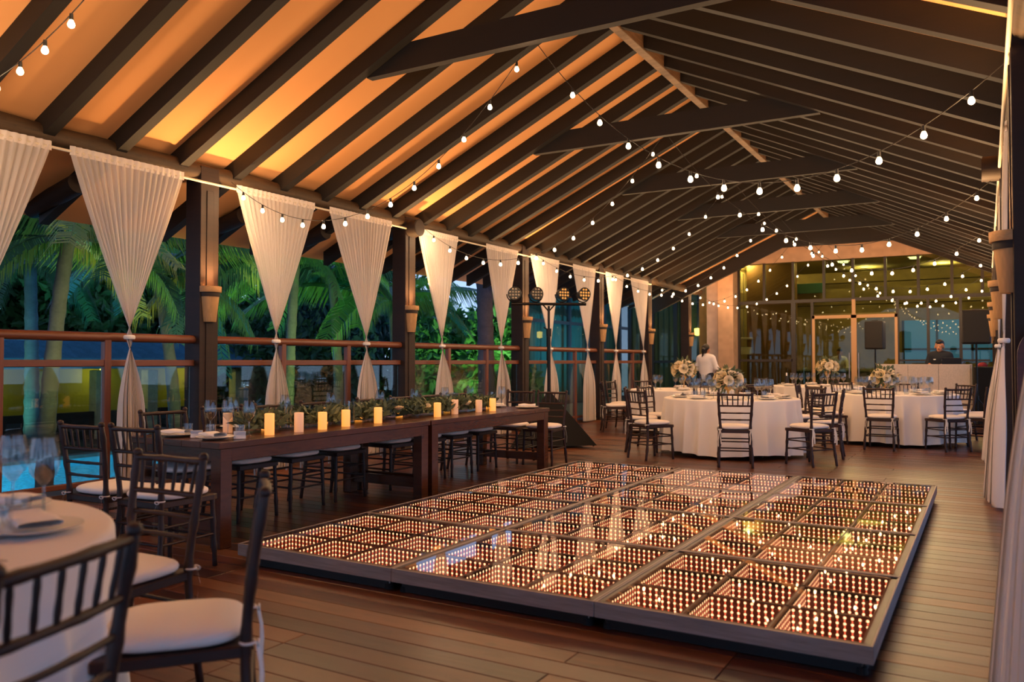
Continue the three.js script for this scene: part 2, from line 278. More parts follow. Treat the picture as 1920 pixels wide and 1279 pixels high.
// sheer curtains gathered at the rail: z is the run along the wall
function curtain(x, zTop0, zTop1, zTie, zBot0, zBot1, inward, label, hemY = 0.03, o = {}) {
  const c = thing('sheer_curtain', label, 'curtain', [x, 0, zTie], 0, 'tied sheer curtains along the posts');
  const yT = o.yT ?? 3.2, yK = o.yK ?? 1.5, nf = 15 + Math.floor(R() * 4), ph = rnd(0, 6), s = (t) => t * t * (3 - 2 * t), seedf = rnd(0, 50);
  const wob = (u) => sin(u * nf * TAU + ph + 1.3 * sin(u * 9 + seedf)) + 0.5 * sin(u * nf * 2.3 * TAU + seedf);
  const up = (u, v) => { // v 0 top, 1 at the tie
    const k = Math.pow(v, 1.08), a = zTop0 + (zTop1 - zTop0) * u, b = zTie + (u - 0.5) * 0.075, z = a + (b - a) * k, amp = 0.010 + 0.012 * v;
    return [inward * (wob(u) * amp * (1 - 0.75 * v * v) + 0.03 * v), yT + (yK - yT) * v - 0.02 * sin(u * Math.PI) * (1 - v), z - zTie];
  };
  const down = (u, v) => {
    const k = Math.sin(Math.min(1, v * 2.0) * Math.PI / 2) * (0.86 + 0.14 * v), b = zTie + (u - 0.5) * 0.07, a = zBot0 + (zBot1 - zBot0) * u, z = b + (a - b) * k, amp = 0.012 + 0.035 * s(Math.min(1, v * 1.6));
    return [inward * (wob(u) * amp * 0.8 + 0.03 + (o.flare ?? 0) * Math.pow(v, 0.8) * (0.4 + 0.6 * u)), yK + (hemY - yK) * v, z - zTie];
  };
  part('upper_drape', surface(110, 26, up), M.sheer, c);
  part('lower_drape', surface(110, 20, down), M.sheerHem, c);
  part('heading', surface(60, 1, (u, v) => { const p = up(u, 0); return [p[0] * 0.7 + inward * 0.004, yT + 0.035 - v * 0.085, p[2]]; }), M.sheerHem, c);
  const kn = part('tie', new THREE.TorusGeometry(0.042, 0.014, 8, 18).rotateX(Math.PI / 2).scale(0.9, 1.6, 1).translate(inward * 0.03, yK, 0), M.ribbon, c);
}
const CUR = [[-2.75, -4.136, -3.5, -3.4, -3.65], [-4.306, -5.52, -4.9, -4.8, -5.07], [-6.2, -7.42, -6.78, -6.63, -6.98], [-7.69, -8.95, -8.38, -8.2, -8.6], [-9.56, -10.6, -10.13, -10, -10.42], [-11.44, -12.5, -11.87, -11.78, -12.15], [-12.98, -14.09, -13.7, -13.5, -13.95], [-14.73, -15.8, -15.36, -15.2, -15.65], [-16.35, -17.38, -16.86, -16.7, -17.1], [-17.8, -18.95, -18.56, -18.4, -18.8]];
const curL = ['sheer white curtain cut by the left edge of the picture', 'sheer white curtain just left of the nearest timber post', 'sheer white curtain just right of the nearest timber post', 'sheer white curtain just left of the second timber post', 'sheer white curtain just right of the second timber post', 'sheer white curtain left of the third post beside the grey palm trunk', 'sheer white curtain behind the stage light stand pole', 'sheer white curtain just left of the fourth timber post', 'sheer white curtain just right of the fourth timber post', 'sheer white curtain just left of the fifth timber post'];
CUR.forEach((a, i) => curtain(XL + 0.02, ...a, 1, curL[i]));
// right-hand drapes, their skirts spread into the room
curtain(XR + 0.1, -2.6, -3.7, -3.2, -2.9, -3.66, -1, 'full white drape at the right edge of the picture, nearest the viewer', 0.03, { yK: 1.75, flare: 0.19 });
curtain(XR + 0.02, -7.7, -8.9, -8.35, -8.0, -8.7, -1, 'white drape just before the second right-hand post', 0.03, { yK: 1.45, flare: 0.14 });
curtain(XR + 0.02, -10.6, -12.0, -11.4, -11.0, -11.9, -1, 'white drape just before the third right-hand post, farthest on the right', 0.03, { yK: 1.45, flare: 0.16 });
{ const b = single('arched_board', uvBox(new THREE.ExtrudeGeometry((() => { const s = new THREE.Shape(); s.moveTo(-0.2, 0); s.lineTo(0.2, 0); s.lineTo(0.2, 1.3); s.absarc(0, 1.3, 0.2, 0, Math.PI); s.lineTo(-0.2, 0); return s; })(), { depth: 0.04, bevelEnabled: false })), wood('#5a2a20', 0.5), 'reddish brown board with rounded top against the nearest right-hand post', 'board', [0.36, 0, -5.68], 0); }

{ // far facade: header, mullions, panes, doors
  const w = thing('wall_back', null, null, [0, 0, 0], 0, null, 'structure'), z = -24, beige = S({ color: '#c7a488', roughness: 0.9, map: blotT }), mull = S({ color: '#2a2018', roughness: 0.5 });
  part('header', uvBox(box(14, 2.6, 0.3, -3, 5.4, z - 0.1), 0.3), beige, w);
  part('corner_pier', uvBox(rbox(0.46, 6.2, 0.5, 0.02, -6.52, 3.1, z + 0.3), 0.3), beige, w);
  part('pier_return', uvBox(box(0.45, 6.2, 0.3, -6.95, 3.1, z + 0.05), 0.3), S({ color: '#d9c3b8', roughness: 0.9, map: blotT }), w);
  const X1 = [-6.27, -5.53, -4.72, -3.89, -3.13, -2.32, -1.52, -0.735, -0.05, 0.7], X0 = [-6.27, -4.72, -4.21, -2.03, -1.3, -0.55, 0.2, 0.7], TY = 2.97;
  for (const x of X1) part('mullion', box(0.07, 1.16, 0.1, x, 3.53, z), mull, w);
  for (const x of X0) part('mullion', box(x === -4.72 ? 0.12 : 0.07, TY, 0.1, x, TY / 2, z), mull, w);
  part('transom', box(7.1, 0.09, 0.12, -2.78, TY, z), mull, w);
  part('sill_rail', box(1.5, 0.07, 0.1, -5.5, 1.29, z), mull, w); part('sill_rail', box(2.1, 0.05, 0.08, -0.95, 1.29, z), mull, w);
  for (let i = 0; i < X1.length - 1; i++) part('pane', box(X1[i + 1] - X1[i] - 0.07, 1.1, 0.012, (X1[i] + X1[i + 1]) / 2, 3.55, z), M.facadePane, w);
  for (let i = 0; i < X0.length - 1; i++) { if (X0[i] === -4.21) part('pane', box(2.1, 0.34, 0.012, -3.12, 2.76, z), M.facadePane, w); else part('pane', box(X0[i + 1] - X0[i] - 0.07, 2.9, 0.012, (X0[i] + X0[i + 1]) / 2, 1.46, z), M.facadePane, w); }
  for (const [k, xa, xb] of [[1, -4.21, -3.12], [2, -3.12, -2.03]]) {
    const d = thing('door_' + k, null, null, [(xa + xb) / 2, 0, z + 0.02], 0, null, 'structure'), L = xb - xa;
    part('door_frame', [box(0.07, 2.55, 0.07, -L / 2 + 0.035, 1.275, 0), box(0.07, 2.55, 0.07, L / 2 - 0.035, 1.275, 0), box(L, 0.09, 0.07, 0, 2.5, 0), box(L, 0.16, 0.07, 0, 0.08, 0)], M.goldPaint, d);
    part('pane', box(L - 0.14, 2.3, 0.012, 0, 1.3, 0), M.facadePane, d);
    part('handle', rod([(k === 1 ? 1 : -1) * (L / 2 - 0.12), 0.8, 0.07], [(k === 1 ? 1 : -1) * (L / 2 - 0.12), 1.5, 0.07], 0.015, 8), M.steel, d);
  }
  part('door_mast', box(0.09, 0.42, 0.1, -3.12, 2.76, z + 0.02), M.goldPaint, w);
}
{ // restaurant room behind the glass
  const olive = S({ color: '#9a8352', roughness: 0.9, map: blotT }), brown = S({ color: '#7a5426', roughness: 0.6 });
  const room = thing('wall_restaurant', null, null, [0, 0, 0], 0, null, 'structure');
  part('back_wall', uvBox(box(9, 4.6, 0.2, -3.2, 2.3, -33), 0.3), olive, room); part('side_wall', uvBox(box(0.2, 4.6, 9, -7.4, 2.3, -28.6), 0.3), olive, room); part('side_wall', uvBox(box(0.2, 4.6, 9, 1.1, 2.3, -28.6), 0.3), olive, room);
  part('room_floor', uvBox(box(9, 0.1, 9.3, -3.2, -0.06, -28.7), 0.5), wood('#4a3a24', 0.5), room); part('room_ceiling', uvBox(box(9, 0.1, 9, -3.2, 4.62, -28.6), 0.3), S({ color: '#b7a765', roughness: 0.9 }), room);
  part('bulkhead', uvBox(box(8.4, 0.5, 0.5, -3.2, 3.3, -27.5), 0.3), olive, room); part('bulkhead', uvBox(box(8.4, 0.35, 0.4, -3.2, 4.1, -29.5), 0.3), olive, room);
  single('partition', uvBox(rbox(1.5, 4.5, 0.4, 0.02, 0, 2.25, 0), 0.5), brown, 'brown wooden partition inside the restaurant, behind left glass panes', 'partition', [-5.9, 0, -26.6]);
  const hood = thing('kitchen_hood', 'pale hood with shelf hanging inside the restaurant left of the partition', 'hood', [-6.75, 1.5, -26.4]); part('hood_box', rbox(0.55, 0.24, 0.5, 0.02, 0, 0.1, 0), M.china, hood); part('shelf', rbox(0.6, 0.06, 0.5, 0.01, 0, 0.5, 0), M.china, hood); part('hanger', rod([0, 0.5, 0], [0, 2.6, 0], 0.012, 6), M.steel, hood);
  const ct = thing('bar_counter', 'dark green counter with small dishes inside the restaurant doors', 'counter', [-3.6, 0, -26.2]); part('counter_body', uvBox(rbox(3.0, 0.95, 0.6, 0.02, 0, 0.475, 0)), S({ color: '#2c3a28', roughness: 0.6, map: blotT }), ct); part('counter_top', rbox(3.1, 0.05, 0.7, 0.01, 0, 0.98, 0), S({ color: '#6a7460', roughness: 0.25 }), ct);
  for (let k = 0; k < 9; k++) single('dish', lathe([[0.001, 0.01], [0.06, 0.01], [0.1, 0.06], [0.095, 0.06], [0.055, 0.02], [0.001, 0.02]], 14), M.china, `small white dish on the restaurant counter, ${['first', 'second', 'third', 'fourth', 'fifth', 'sixth', 'seventh', 'eighth', 'ninth'][k]} from the left`, 'dish', [-4.8 + k * 0.3, 1.006, -26.05 + rnd(-0.1, 0.1)], 0, 'dishes on the restaurant counter');
  const blue = S({ color: '#2f6ea6', roughness: 0.2, emissive: '#2a6fb8', emissiveIntensity: 0.55 });
  const wn = thing('window_1', null, null, [-0.9, 0, -32.85], 0, null, 'structure'); part('pane', box(3.4, 1.5, 0.03, 0, 2.0, 0), blue, wn, 'blue dusk window'); for (const x of [-1.7, -0.6, 0.5, 1.6]) part('mullion', box(0.08, 1.5, 0.08, x, 2.0, 0.02), M.black, wn); part('mullion', box(3.4, 0.07, 0.08, 0, 1.7, 0.02), M.black, wn);
  single('wall_panel', rbox(0.9, 0.32, 0.05, 0.01), S({ color: '#3f6f63', roughness: 0.4 }), 'teal panel high on the restaurant wall above the doors', 'panel', [-4.9, 3.6, -27.2]);
  for (const [x, z, y] of [[-6.6, -26.2, 4.4], [-6.1, -27.4, 4.4], [-6.9, -28.4, 4.4], [-3.8, -27, 4.4], [-1.8, -27, 4.4], [-0.2, -26.5, 4.4], [-3.6, -30.8, 4.4], [-1.2, -30.8, 4.4]]) {
    const d = thing('ceiling_light', `round recessed restaurant light ${({ '-6.6': 'nearest the glass at the left', '-6.1': 'behind the partition', '-6.9': 'deep in the left corner', '-3.8': 'above the doors', '-1.8': 'above the booth', '-0.2': 'at the far right', '-3.6': 'deep inside, left', '-1.2': 'deep inside, right' })[x]}`, 'ceiling light', [x, y, z], 0, 'recessed restaurant lights');
    part('lens', cyl(0.16, 0.14, 0.08, 20, 0, -0.02, 0), S({ color: '#fff6c8', emissive: '#f2ffc0', emissiveIntensity: 3 }), d); part('trim_ring', new THREE.TorusGeometry(0.18, 0.02, 6, 24).rotateX(Math.PI / 2), M.china, d);
    const l = new THREE.PointLight(new THREE.Color().setRGB(1, 0.74, 0.36), 6.5); l.position.set(0, -0.02, 0); l.castShadow = true; l.shadow.radius = 1; l.name = 'ceiling_light_lamp'; d.add(l);
  }
}
{ // side wing left of the hall: glazed wall with curtains, and an upper storey
  const b = thing('garden_wing', 'teal glazed building wing seen between far curtains', 'building', [-10.2, -1, -24]);
  const wallM = S({ color: '#6f8f96', roughness: 0.8, map: blotT }), curM = S({ color: '#5b8793', roughness: 0.9 }), fr = S({ color: '#25343c', roughness: 0.5 });
  part('wall', [uvBox(box(0.3, 1.0, 10.3, -0.6, 0.5, -0.35), 0.4), uvBox(box(0.3, 2.2, 10.3, -0.6, 6.0, -0.35), 0.4)], wallM, b);
  part('inner_drape', surface(240, 1, (u, v) => [-0.85 + 0.06 * sin(u * 300), 1 + v * 4, -5.5 + 10.3 * u]), S({ color: '#4f8793', roughness: 0.9, side: THREE.DoubleSide }), b);
  for (let k = 0; k <= 8; k++) part('mullion', box(0.12, 4, 0.1, -0.55, 3, -5.5 + k * 10.3 / 8), fr, b);
  for (const y of [1.02, 3.4, 4.9]) part('window_rail', box(0.1, 0.09, 10.3, -0.55, y, -0.35), fr, b);
  for (let k = 0; k < 8; k++) part('pane', box(0.012, 3.9, 1.18, -0.55, 3, -5.5 + (k + 0.5) * 10.3 / 8), M.pane, b);
  const e = thing('end_wing', 'greenish glazed wall with one lit lamp beyond the far corner', 'building', [-8.75, 0, -25.6]);
  part('wall', [uvBox(box(3.3, 1.2, 0.25, 0, 4.9, 0), 0.4), uvBox(box(3.3, 0.5, 0.25, 0, 0.1, 0), 0.4)], S({ color: '#6e6452', roughness: 0.9 }), e);
  part('inner_drape', surface(120, 1, (u, v) => [-1.65 + 3.3 * u, 0.3 + v * 4, -0.3 + 0.05 * sin(u * 110)]), S({ color: '#7f8a78', roughness: 0.9, side: THREE.DoubleSide }), e);
  for (const x of [-1.6, -0.8, 0, 0.8, 1.6]) part('mullion', box(0.12, 4, 0.12, x, 2.3, 0), fr, e);
  part('window_rail', box(3.3, 0.08, 0.1, 0, 1.25, 0), fr, e);
  for (const [a, c] of [[-1.6, -0.8], [-0.8, 0], [0, 0.8], [0.8, 1.6]]) part('pane', box(c - a - 0.12, 3.9, 0.012, (a + c) / 2, 2.3, 0), M.pane, e);
  const wl = thing('wall_lamp', 'yellow wall lamp glowing beyond the far left corner', 'wall lamp', [-7.9, 2.2, -25.2]); part('shade', lathe([[0.02, -0.12], [0.09, -0.1], [0.1, 0.1], [0.02, 0.12]], 14), S({ color: '#ffe9a0', emissive: '#ffdf60', emissiveIntensity: 3 }), wl); part('bracket', rod([0, 0, 0], [0, 0, -0.3], 0.015, 6), M.gold, wl);
  const l = new THREE.PointLight(new THREE.Color().setRGB(1, 0.85, 0.4), 1.2); l.position.set(0, 0, 0); l.name = 'wall_lamp_light'; l.castShadow = true; wl.add(l);
}
// ---------- lit dance floor: 12 panels of nine mirrored cells ----------
{
  const s = DF.s, cell = 0.352, gap = 0.03, edge = (s - 3 * cell - 2 * gap) / 2, depth = 0.21, rows = 7, nx = 11, top = DF.top - 0.008;
  const spots = [], reds = [], centre = [];
  for (let i = 0; i < 3; i++) for (let j = 0; j < 3; j++) centre.push([-s / 2 + edge + cell / 2 + i * (cell + gap), -s / 2 + edge + cell / 2 + j * (cell + gap)]);
  for (const [cx, cz] of centre) for (let w = 0; w < 4; w++) for (let k = 0; k < nx; k++) for (let r = 0; r < rows; r++) {
    const a = w * Math.PI / 2, t = (k - (nx - 1) / 2) * cell / nx, d = cell / 2 - 0.003, y = top - 0.011 - r * 0.027;
    spots.push([cx + cos(a) * d - sin(a) * t, y, cz + sin(a) * d + cos(a) * t, -a - Math.PI / 2]);
    if (r < 6) reds.push([cx + cos(a) * d - sin(a) * t, y - 0.0135, cz + sin(a) * d + cos(a) * t, -a - Math.PI / 2]);
  }
  const dotG = new THREE.CircleGeometry(0.0066, 8), redG = new THREE.CircleGeometry(0.0042, 6);
  const dots = (name, list, g, mat, parent) => {
    const m = new THREE.InstancedMesh(g, mat, list.length), q = new THREE.Object3D(); m.name = name;
    list.forEach(([x, y, z, ry], n) => { q.position.set(x, y, z); q.rotation.set(0, ry, 0); q.updateMatrix(); m.setMatrixAt(n, q.matrix); });
    m.userData.kind = 'stuff'; parent.add(m); return m;
  };
  const wallG = merge(centre.flatMap(([cx, cz]) => [0, 1, 2, 3].map((w) => new THREE.PlaneGeometry(cell, depth).translate(0, -depth / 2, -cell / 2).rotateY(w * Math.PI / 2).translate(cx, top, cz))));
  const botG = merge(centre.map(([cx, cz]) => new THREE.PlaneGeometry(cell, cell).rotateX(-Math.PI / 2).translate(cx, top - depth, cz)));
  const ribs = [-0.5, 0.5].flatMap((k) => [rbox(gap, 0.03, s - 0.05, 0.003, k * (cell + gap), top - 0.012, 0), rbox(s - 0.05, 0.03, gap, 0.003, 0, top - 0.012, k * (cell + gap))]);
  const e2 = edge - 0.008, inner = [rbox(e2, 0.02, s - 0.03, 0.003, -s / 2 + 0.01 + e2 / 2, top - 0.006, 0), rbox(e2, 0.02, s - 0.03, 0.003, s / 2 - 0.01 - e2 / 2, top - 0.006, 0), rbox(s - 0.03, 0.02, e2, 0.003, 0, top - 0.006, -s / 2 + 0.01 + e2 / 2), rbox(s - 0.03, 0.02, e2, 0.003, 0, top - 0.006, s / 2 - 0.01 - e2 / 2)];
  const frame = [rbox(0.012, 0.075, s - 0.004, 0.003, -s / 2 + 0.007, DF.top - 0.0375, 0), rbox(0.012, 0.075, s - 0.004, 0.003, s / 2 - 0.007, DF.top - 0.0375, 0), rbox(s - 0.004, 0.075, 0.012, 0.003, 0, DF.top - 0.0375, -s / 2 + 0.007), rbox(s - 0.004, 0.075, 0.012, 0.003, 0, DF.top - 0.0375, s / 2 - 0.007)];
  const proto = thing('lit_floor_panel', '', 'dance floor');
  part('frame', frame, M.alu, proto); part('border', inner, M.darkTrim, proto); part('divider', ribs, M.darkTrim, proto); part('mirror_wall', wallG, M.wellWall, proto); part('mirror_base', botG, M.wellFloor, proto);
  for (const [cx, cz] of centre) part('glass_tile', box(cell + 0.02, 0.004, cell + 0.02, cx, DF.top - 0.001, cz), M.floorPane, proto);
  for (const [x, z] of [[-1, -1], [1, -1], [-1, 1], [1, 1]]) { const f = part('foot', cyl(0.024, 0.028, 0.03, 12, x * (s / 2 - 0.055), 0.015, z * (s / 2 - 0.055)), M.rubber, proto); part('bolt', cyl(0.012, 0.012, 0.03, 10, x * (s / 2 - 0.055), 0.043, z * (s / 2 - 0.055)), M.steel, f); }
  part('tray', [[1, 0], [-1, 0], [0, 1], [0, -1]].map(([x, z]) => box(x ? 0.01 : s - 0.1, 0.06, z ? 0.01 : s - 0.1, x * (s / 2 - 0.04), 0.032, z * (s / 2 - 0.04))), M.black, proto);
  dots('led_dots', spots, dotG, M.led, proto); dots('red_led_dots', reds, redG, M.ledRed, proto);
  const rowN = ['front row', 'second row', 'third row', 'back row'], colN = ['left column by the long table', 'middle column', 'right column'];
  for (let j = 0; j < 4; j++) for (let i = 0; i < 3; i++) {
    const pos = [DF.x0 + (i + 0.5) * s, 0, DF.z0 - (j + 0.5) * s], lab = `lit mirror dance floor panel, ${rowN[j]}, ${colN[i]}`;
    if (!i && !j) { proto.position.set(...pos); proto.userData.label = lab; proto.userData.group = 'lit dance floor panels'; } else copy(proto, pos, 0, lab, 'lit dance floor panels');
  }
}

// ---------- chairs ----------
function makeChair() {
  const c = thing('banquet_chair', '', 'chair'), kn = (n, r, b, every) => Array.from({ length: n }, (_, i) => r * (i % every === every - 1 ? b : 1));
  const path = (f, n) => Array.from({ length: n }, (_, i) => f(i / (n - 1)));
  for (const s of [-1, 1]) { // rear posts rise into the back
    const g = sweep(path((t) => { const y = t * 0.885; return [s * (0.19 - 0.022 * Math.exp(-Math.pow((y - 0.44) / 0.22, 2)) + 0.004), y, -0.2 - 0.05 * Math.pow(Math.abs(y - 0.42) / 0.45, 1.6)]; }, 22), kn(22, 0.0155, 1.28, 4), 8);
    part('leg', uvBox(g, 3), M.chair, c);
    part('finial', ball(0.019, s * 0.194, 0.887, -0.252, 8, 6), M.chair, c);
    part('leg', uvBox(sweep(path((t) => [s * (0.195 - 0.015 * t), t * 0.43, 0.19 - 0.012 * t], 12), kn(12, 0.0145, 1.3, 4), 8), 3), M.chair, c);
  }
  const sf = new THREE.Shape([[-0.19, 0.2], [0.19, 0.2], [0.2, 0.17], [0.175, -0.21], [-0.175, -0.21], [-0.2, 0.17]].map(([x, y]) => new THREE.Vector2(x, -y)));
  part('seat_frame', uvBox(new THREE.ExtrudeGeometry(sf, { depth: 0.028, bevelEnabled: true, bevelSize: 0.005, bevelThickness: 0.004, bevelSegments: 1 }).rotateX(-Math.PI / 2).translate(0, 0.414, 0), 3), M.chair, c);
  const bar = (y, z, w, r, n = 9) => sweep(path((t) => [(t - 0.5) * w, y, z - 0.012 * sin(t * Math.PI)], n), kn(n, r, 1.2, 4), 7);
  part('top_rail', uvBox(bar(0.868, -0.248, 0.39, 0.0135), 3), M.chair, c);
  part('back_rail', uvBox(bar(0.735, -0.228, 0.37, 0.011), 3), M.chair, c); part('back_rail', uvBox(bar(0.65, -0.218, 0.355, 0.009), 3), M.chair, c); part('back_rail', uvBox(bar(0.57, -0.21, 0.35, 0.009), 3), M.chair, c);
  for (let k = 0; k < 6; k++) { const u = (k + 0.5) / 6 - 0.5; part('spindle', sweep(path((t) => [u * (0.345 + 0.03 * t), 0.735 + 0.133 * t, -0.24 - 0.018 * t - 0.012 * cos(u * Math.PI)], 5).map((p) => [p[0], p[1], p[2] + 0.012]), [0.006, 0.008, 0.0068, 0.008, 0.006], 6), M.chair, c); }
  for (const s of [-1, 1]) for (const y of [0.2, 0.3]) part('stretcher', rod([s * 0.188, y, -0.205], [s * 0.19, y, 0.185], 0.0085, 7), M.chair, c);
  for (const y of [0.19, 0.31]) part('stretcher', rod([-0.19, y, 0.185], [0.19, y, 0.185], 0.0085, 7), M.chair, c);
  for (const y of [0.2, 0.31]) part('stretcher', rod([-0.18, y, -0.215], [0.18, y, -0.215], 0.0085, 7), M.chair, c);
  // cushion: soft square
  const cu = surface(36, 12, (u, v) => { const a = u * TAU, ph = (v - 0.5) * Math.PI, e = (x, p) => Math.sign(x) * Math.pow(Math.abs(x), p), r = Math.pow(cos(ph), 0.35); return [e(cos(a), 0.55) * 0.198 * r, 0.472 + e(sin(ph), 0.8) * 0.028 + 0.008 * r * 0 + (1 - r) * (sin(ph) > 0 ? 0.01 : 0), e(sin(a), 0.55) * 0.198 * r]; });
  const cm = part('cushion', cu, M.cushion, c);
  for (const s of [-1, 1]) {
    const rib = (pts) => surface(1, pts.length - 1, (u, v) => { const p = pts[Math.round(v * (pts.length - 1))]; return [p[0] + (u - 0.5) * 0.012, p[1], p[2] + (u - 0.5) * 0.01]; });
    const x = s * 0.178, z = -0.215;
    part('tie', merge([new THREE.TorusGeometry(0.021, 0.0045, 5, 12).rotateX(Math.PI / 2).translate(x, 0.455, z + 0.008), rib([[x, 0.455, z - 0.018], [x + 0.012 * s, 0.39, z - 0.03], [x + 0.022 * s, 0.33, z - 0.03], [x + 0.02 * s, 0.25, z - 0.028]]), rib([[x, 0.455, z - 0.018], [x - 0.012 * s, 0.40, z - 0.03], [x - 0.006 * s, 0.35, z - 0.034], [x - 0.014 * s, 0.28, z - 0.03]]), new THREE.TorusGeometry(0.011, 0.0035, 4, 10).scale(1.5, 0.8, 1).translate(x, 0.452, z - 0.022)]), M.ribbon, cm);
  }
  return c;
}
const chair0 = makeChair(); let chairUsed = false;
function chair(x, z, dx, dz, label, group) {
  const turn = Math.atan2(dx, dz);
  if (!chairUsed) { chairUsed = true; chair0.position.set(x, 0, z); chair0.rotation.y = turn; chair0.userData.label = label; if (group) chair0.userData.group = group; return chair0; }
  return copy(chair0, [x, 0, z], turn, label, group);
}

// ---------- round tables ----------
function clothGeo(Rr, H, hem, n, ph) {
  const rim = 0.02, seg = [[0, 0], [Rr * 0.5, 0], [Rr * 0.85, 0], [Rr - 0.03, 0]]; // radius, drop
  for (let k = 0; k <= 5; k++) { const a = k / 5 * Math.PI / 2; seg.push([Rr - rim + sin(a) * rim, rim * (1 - cos(a))]); }
  for (let k = 1; k <= 18; k++) seg.push([Rr, rim + (H - hem - rim) * k / 18]);
  const g = surface(288, seg.length - 1, (u, v) => {
    const a = u * TAU, [r0, d] = seg[Math.round(v * (seg.length - 1))], t = Math.max(0, (d - rim) / (H - hem - rim));
    const w = a * n + ph + 1.3 * sin(a * 3 + ph), f = 1.5 * (1 - 2 * Math.pow(Math.abs(sin(w / 2)), 0.8)) * (0.75 + 0.25 * sin(a * 4 + ph)) + 0.35 * sin(a * 5 + ph), sm = Math.min(1, t * 3);
    const r = r0 + 0.055 * t + 0.034 * f * sm * (0.35 + 0.65 * t);
    return [cos(a) * r, H + 0.006 - d - (t > 0.99 ? 0.012 * sin(a * 5 + ph) : 0), sin(a) * r];
  });
  const uv = g.attributes.uv; for (let i = 0; i < uv.count; i++) uv.setXY(i, uv.getX(i) * 24, uv.getY(i) * 7); return g;
}
function roundTable(x, z, lab, ph) {
  const t = thing('round_table', `round banquet table under the white cloth ${lab}`, 'table', [x, 0, z]);
  part('tabletop', cyl(0.9, 0.9, 0.03, 40, 0, 0.742, 0), M.table, t);
  for (let k = 0; k < 4; k++) part('leg', rod([cos(k * 1.57 + 0.6) * 0.6, 0, sin(k * 1.57 + 0.6) * 0.6], [cos(k * 1.57 + 0.6) * 0.5, 0.73, sin(k * 1.57 + 0.6) * 0.5], 0.018, 8), M.blackMetal, t);
  single('tablecloth', clothGeo(0.915, 0.757, 0.05, 22, ph), M.cloth, `white cloth hanging in folds ${lab}`, 'tablecloth', [x, 0, z]);
}
const glassWine = lathe([[0.036, 0.001], [0.034, 0.004], [0.006, 0.008], [0.0045, 0.02], [0.0042, 0.09], [0.012, 0.1], [0.034, 0.125], [0.042, 0.155], [0.039, 0.19], [0.032, 0.225]], 20).scale(1.12, 1.16, 1.12);
const glassTum = lathe([[0.001, 0.006], [0.03, 0.004], [0.034, 0.02], [0.036, 0.09]], 18);
const plateG = lathe([[0.001, 0.006], [0.08, 0.006], [0.1, 0.012], [0.135, 0.02], [0.134, 0.024], [0.095, 0.016], [0.001, 0.012]], 32);
const napG = surface(8, 14, (u, v) => { const a = v * TAU, e = (q, p) => Math.sign(q) * Math.pow(Math.abs(q), p); return [(u - 0.5) * 0.2, 0.014 + e(sin(a), 0.7) * (0.013 - 0.004 * cos(u * 9)), e(cos(a), 0.5) * (0.06 - 0.01 * u)]; });
const cutG = merge([rbox(0.004, 0.003, 0.11, 0.001, 0, 0.003, 0.05), rbox(0.018, 0.003, 0.075, 0.001, 0, 0.003, -0.05)]);
function setItem(kind, x, y, z, turn, where, group) {
  const d = { wine: ['wine_glass', glassWine, M.glass, `stemmed wine glass${where[0] === " " ? "" : " "}${where}`, 'glass'], tum: ['tumbler', glassTum, M.glass, `short tumbler ${where}`, 'glass'], plate: ['plate', plateG, M.china, `white plate ${where}`, 'plate'], nap: ['napkin', napG, M.napkin, `folded white napkin ${where}`, 'napkin'], cut: ['knife', cutG, M.steel, `steel knife ${where}`, 'cutlery'] }[kind];
  return single(d[0], d[1], d[2], d[3], d[4], [x, y, z], turn, group);
}
const nine = ['front', 'right front', 'right', 'right rear', 'rear right', 'rear left', 'left rear', 'left', 'left front'], six = ['front', 'right', 'right rear', 'rear', 'left rear', 'left'];
function places(x, z, angs, table, full, names) {
  angs.forEach((a, i) => {
    const at = (r, da) => [x + sin(a + da) * r, z + cos(a + da) * r], y = 0.763, w = `at the ${names[i]} place of the ${table}`, gp = (k) => `${k} on the ${table}`;
    const p = at(0.7, 0); setItem('plate', p[0], y, p[1], a, w, gp('plates')); setItem('nap', p[0], y + 0.025, p[1], a + 0.4, w, gp('napkins'));
    const g1 = at(0.5, 0.2), g2 = at(0.53, -0.02), g3 = at(0.48, -0.2); setItem('wine', g1[0], y, g1[1], 0, ` left, ${w}`, gp('glasses')); setItem('wine', g2[0], y, g2[1], 0, ` right, ${w}`, gp('glasses')); if (full) { setItem('tum', g3[0], y, g3[1], 0, w, gp('glasses')); const k = at(0.71, 0.24); setItem('cut', k[0], y, k[1], a, w, gp('knives')); }
  });
}
// roses
function roseGeo() {
  const L = [];
  for (let ring = 0; ring < 4; ring++) { const n = 3 + ring * 2; for (let k = 0; k < n; k++) { const a = (k / n) * TAU + ring, r = 0.008 + ring * 0.011, h = 0.05 - ring * 0.006, w = (TAU / n) * 0.75;
    L.push(surface(4, 3, (u, v) => { const t = a + (u - 0.5) * 2 * w, rr = r * (0.45 + 0.75 * Math.sin(v * 1.75)) + (v > 0.9 ? 0.004 * ring : 0); return [cos(t) * rr, v * h * (1 - 0.25 * Math.pow(2 * u - 1, 2)) - 0.01, sin(t) * rr]; })); } }
  return merge(L);
}
const rose = roseGeo(), leafG = surface(2, 4, (u, v) => [(u - 0.5) * 0.03 * sin(v * 3.0 + 0.1), 0.012 * sin(v * 3) + 0.004 * Math.abs(u - 0.5), v * 0.085]);
const quat = (dir, roll = 0) => new THREE.Quaternion().setFromUnitVectors(V(0, 1, 0), dir.clone().normalize()).multiply(new THREE.Quaternion().setFromAxisAngle(V(0, 1, 0), roll));
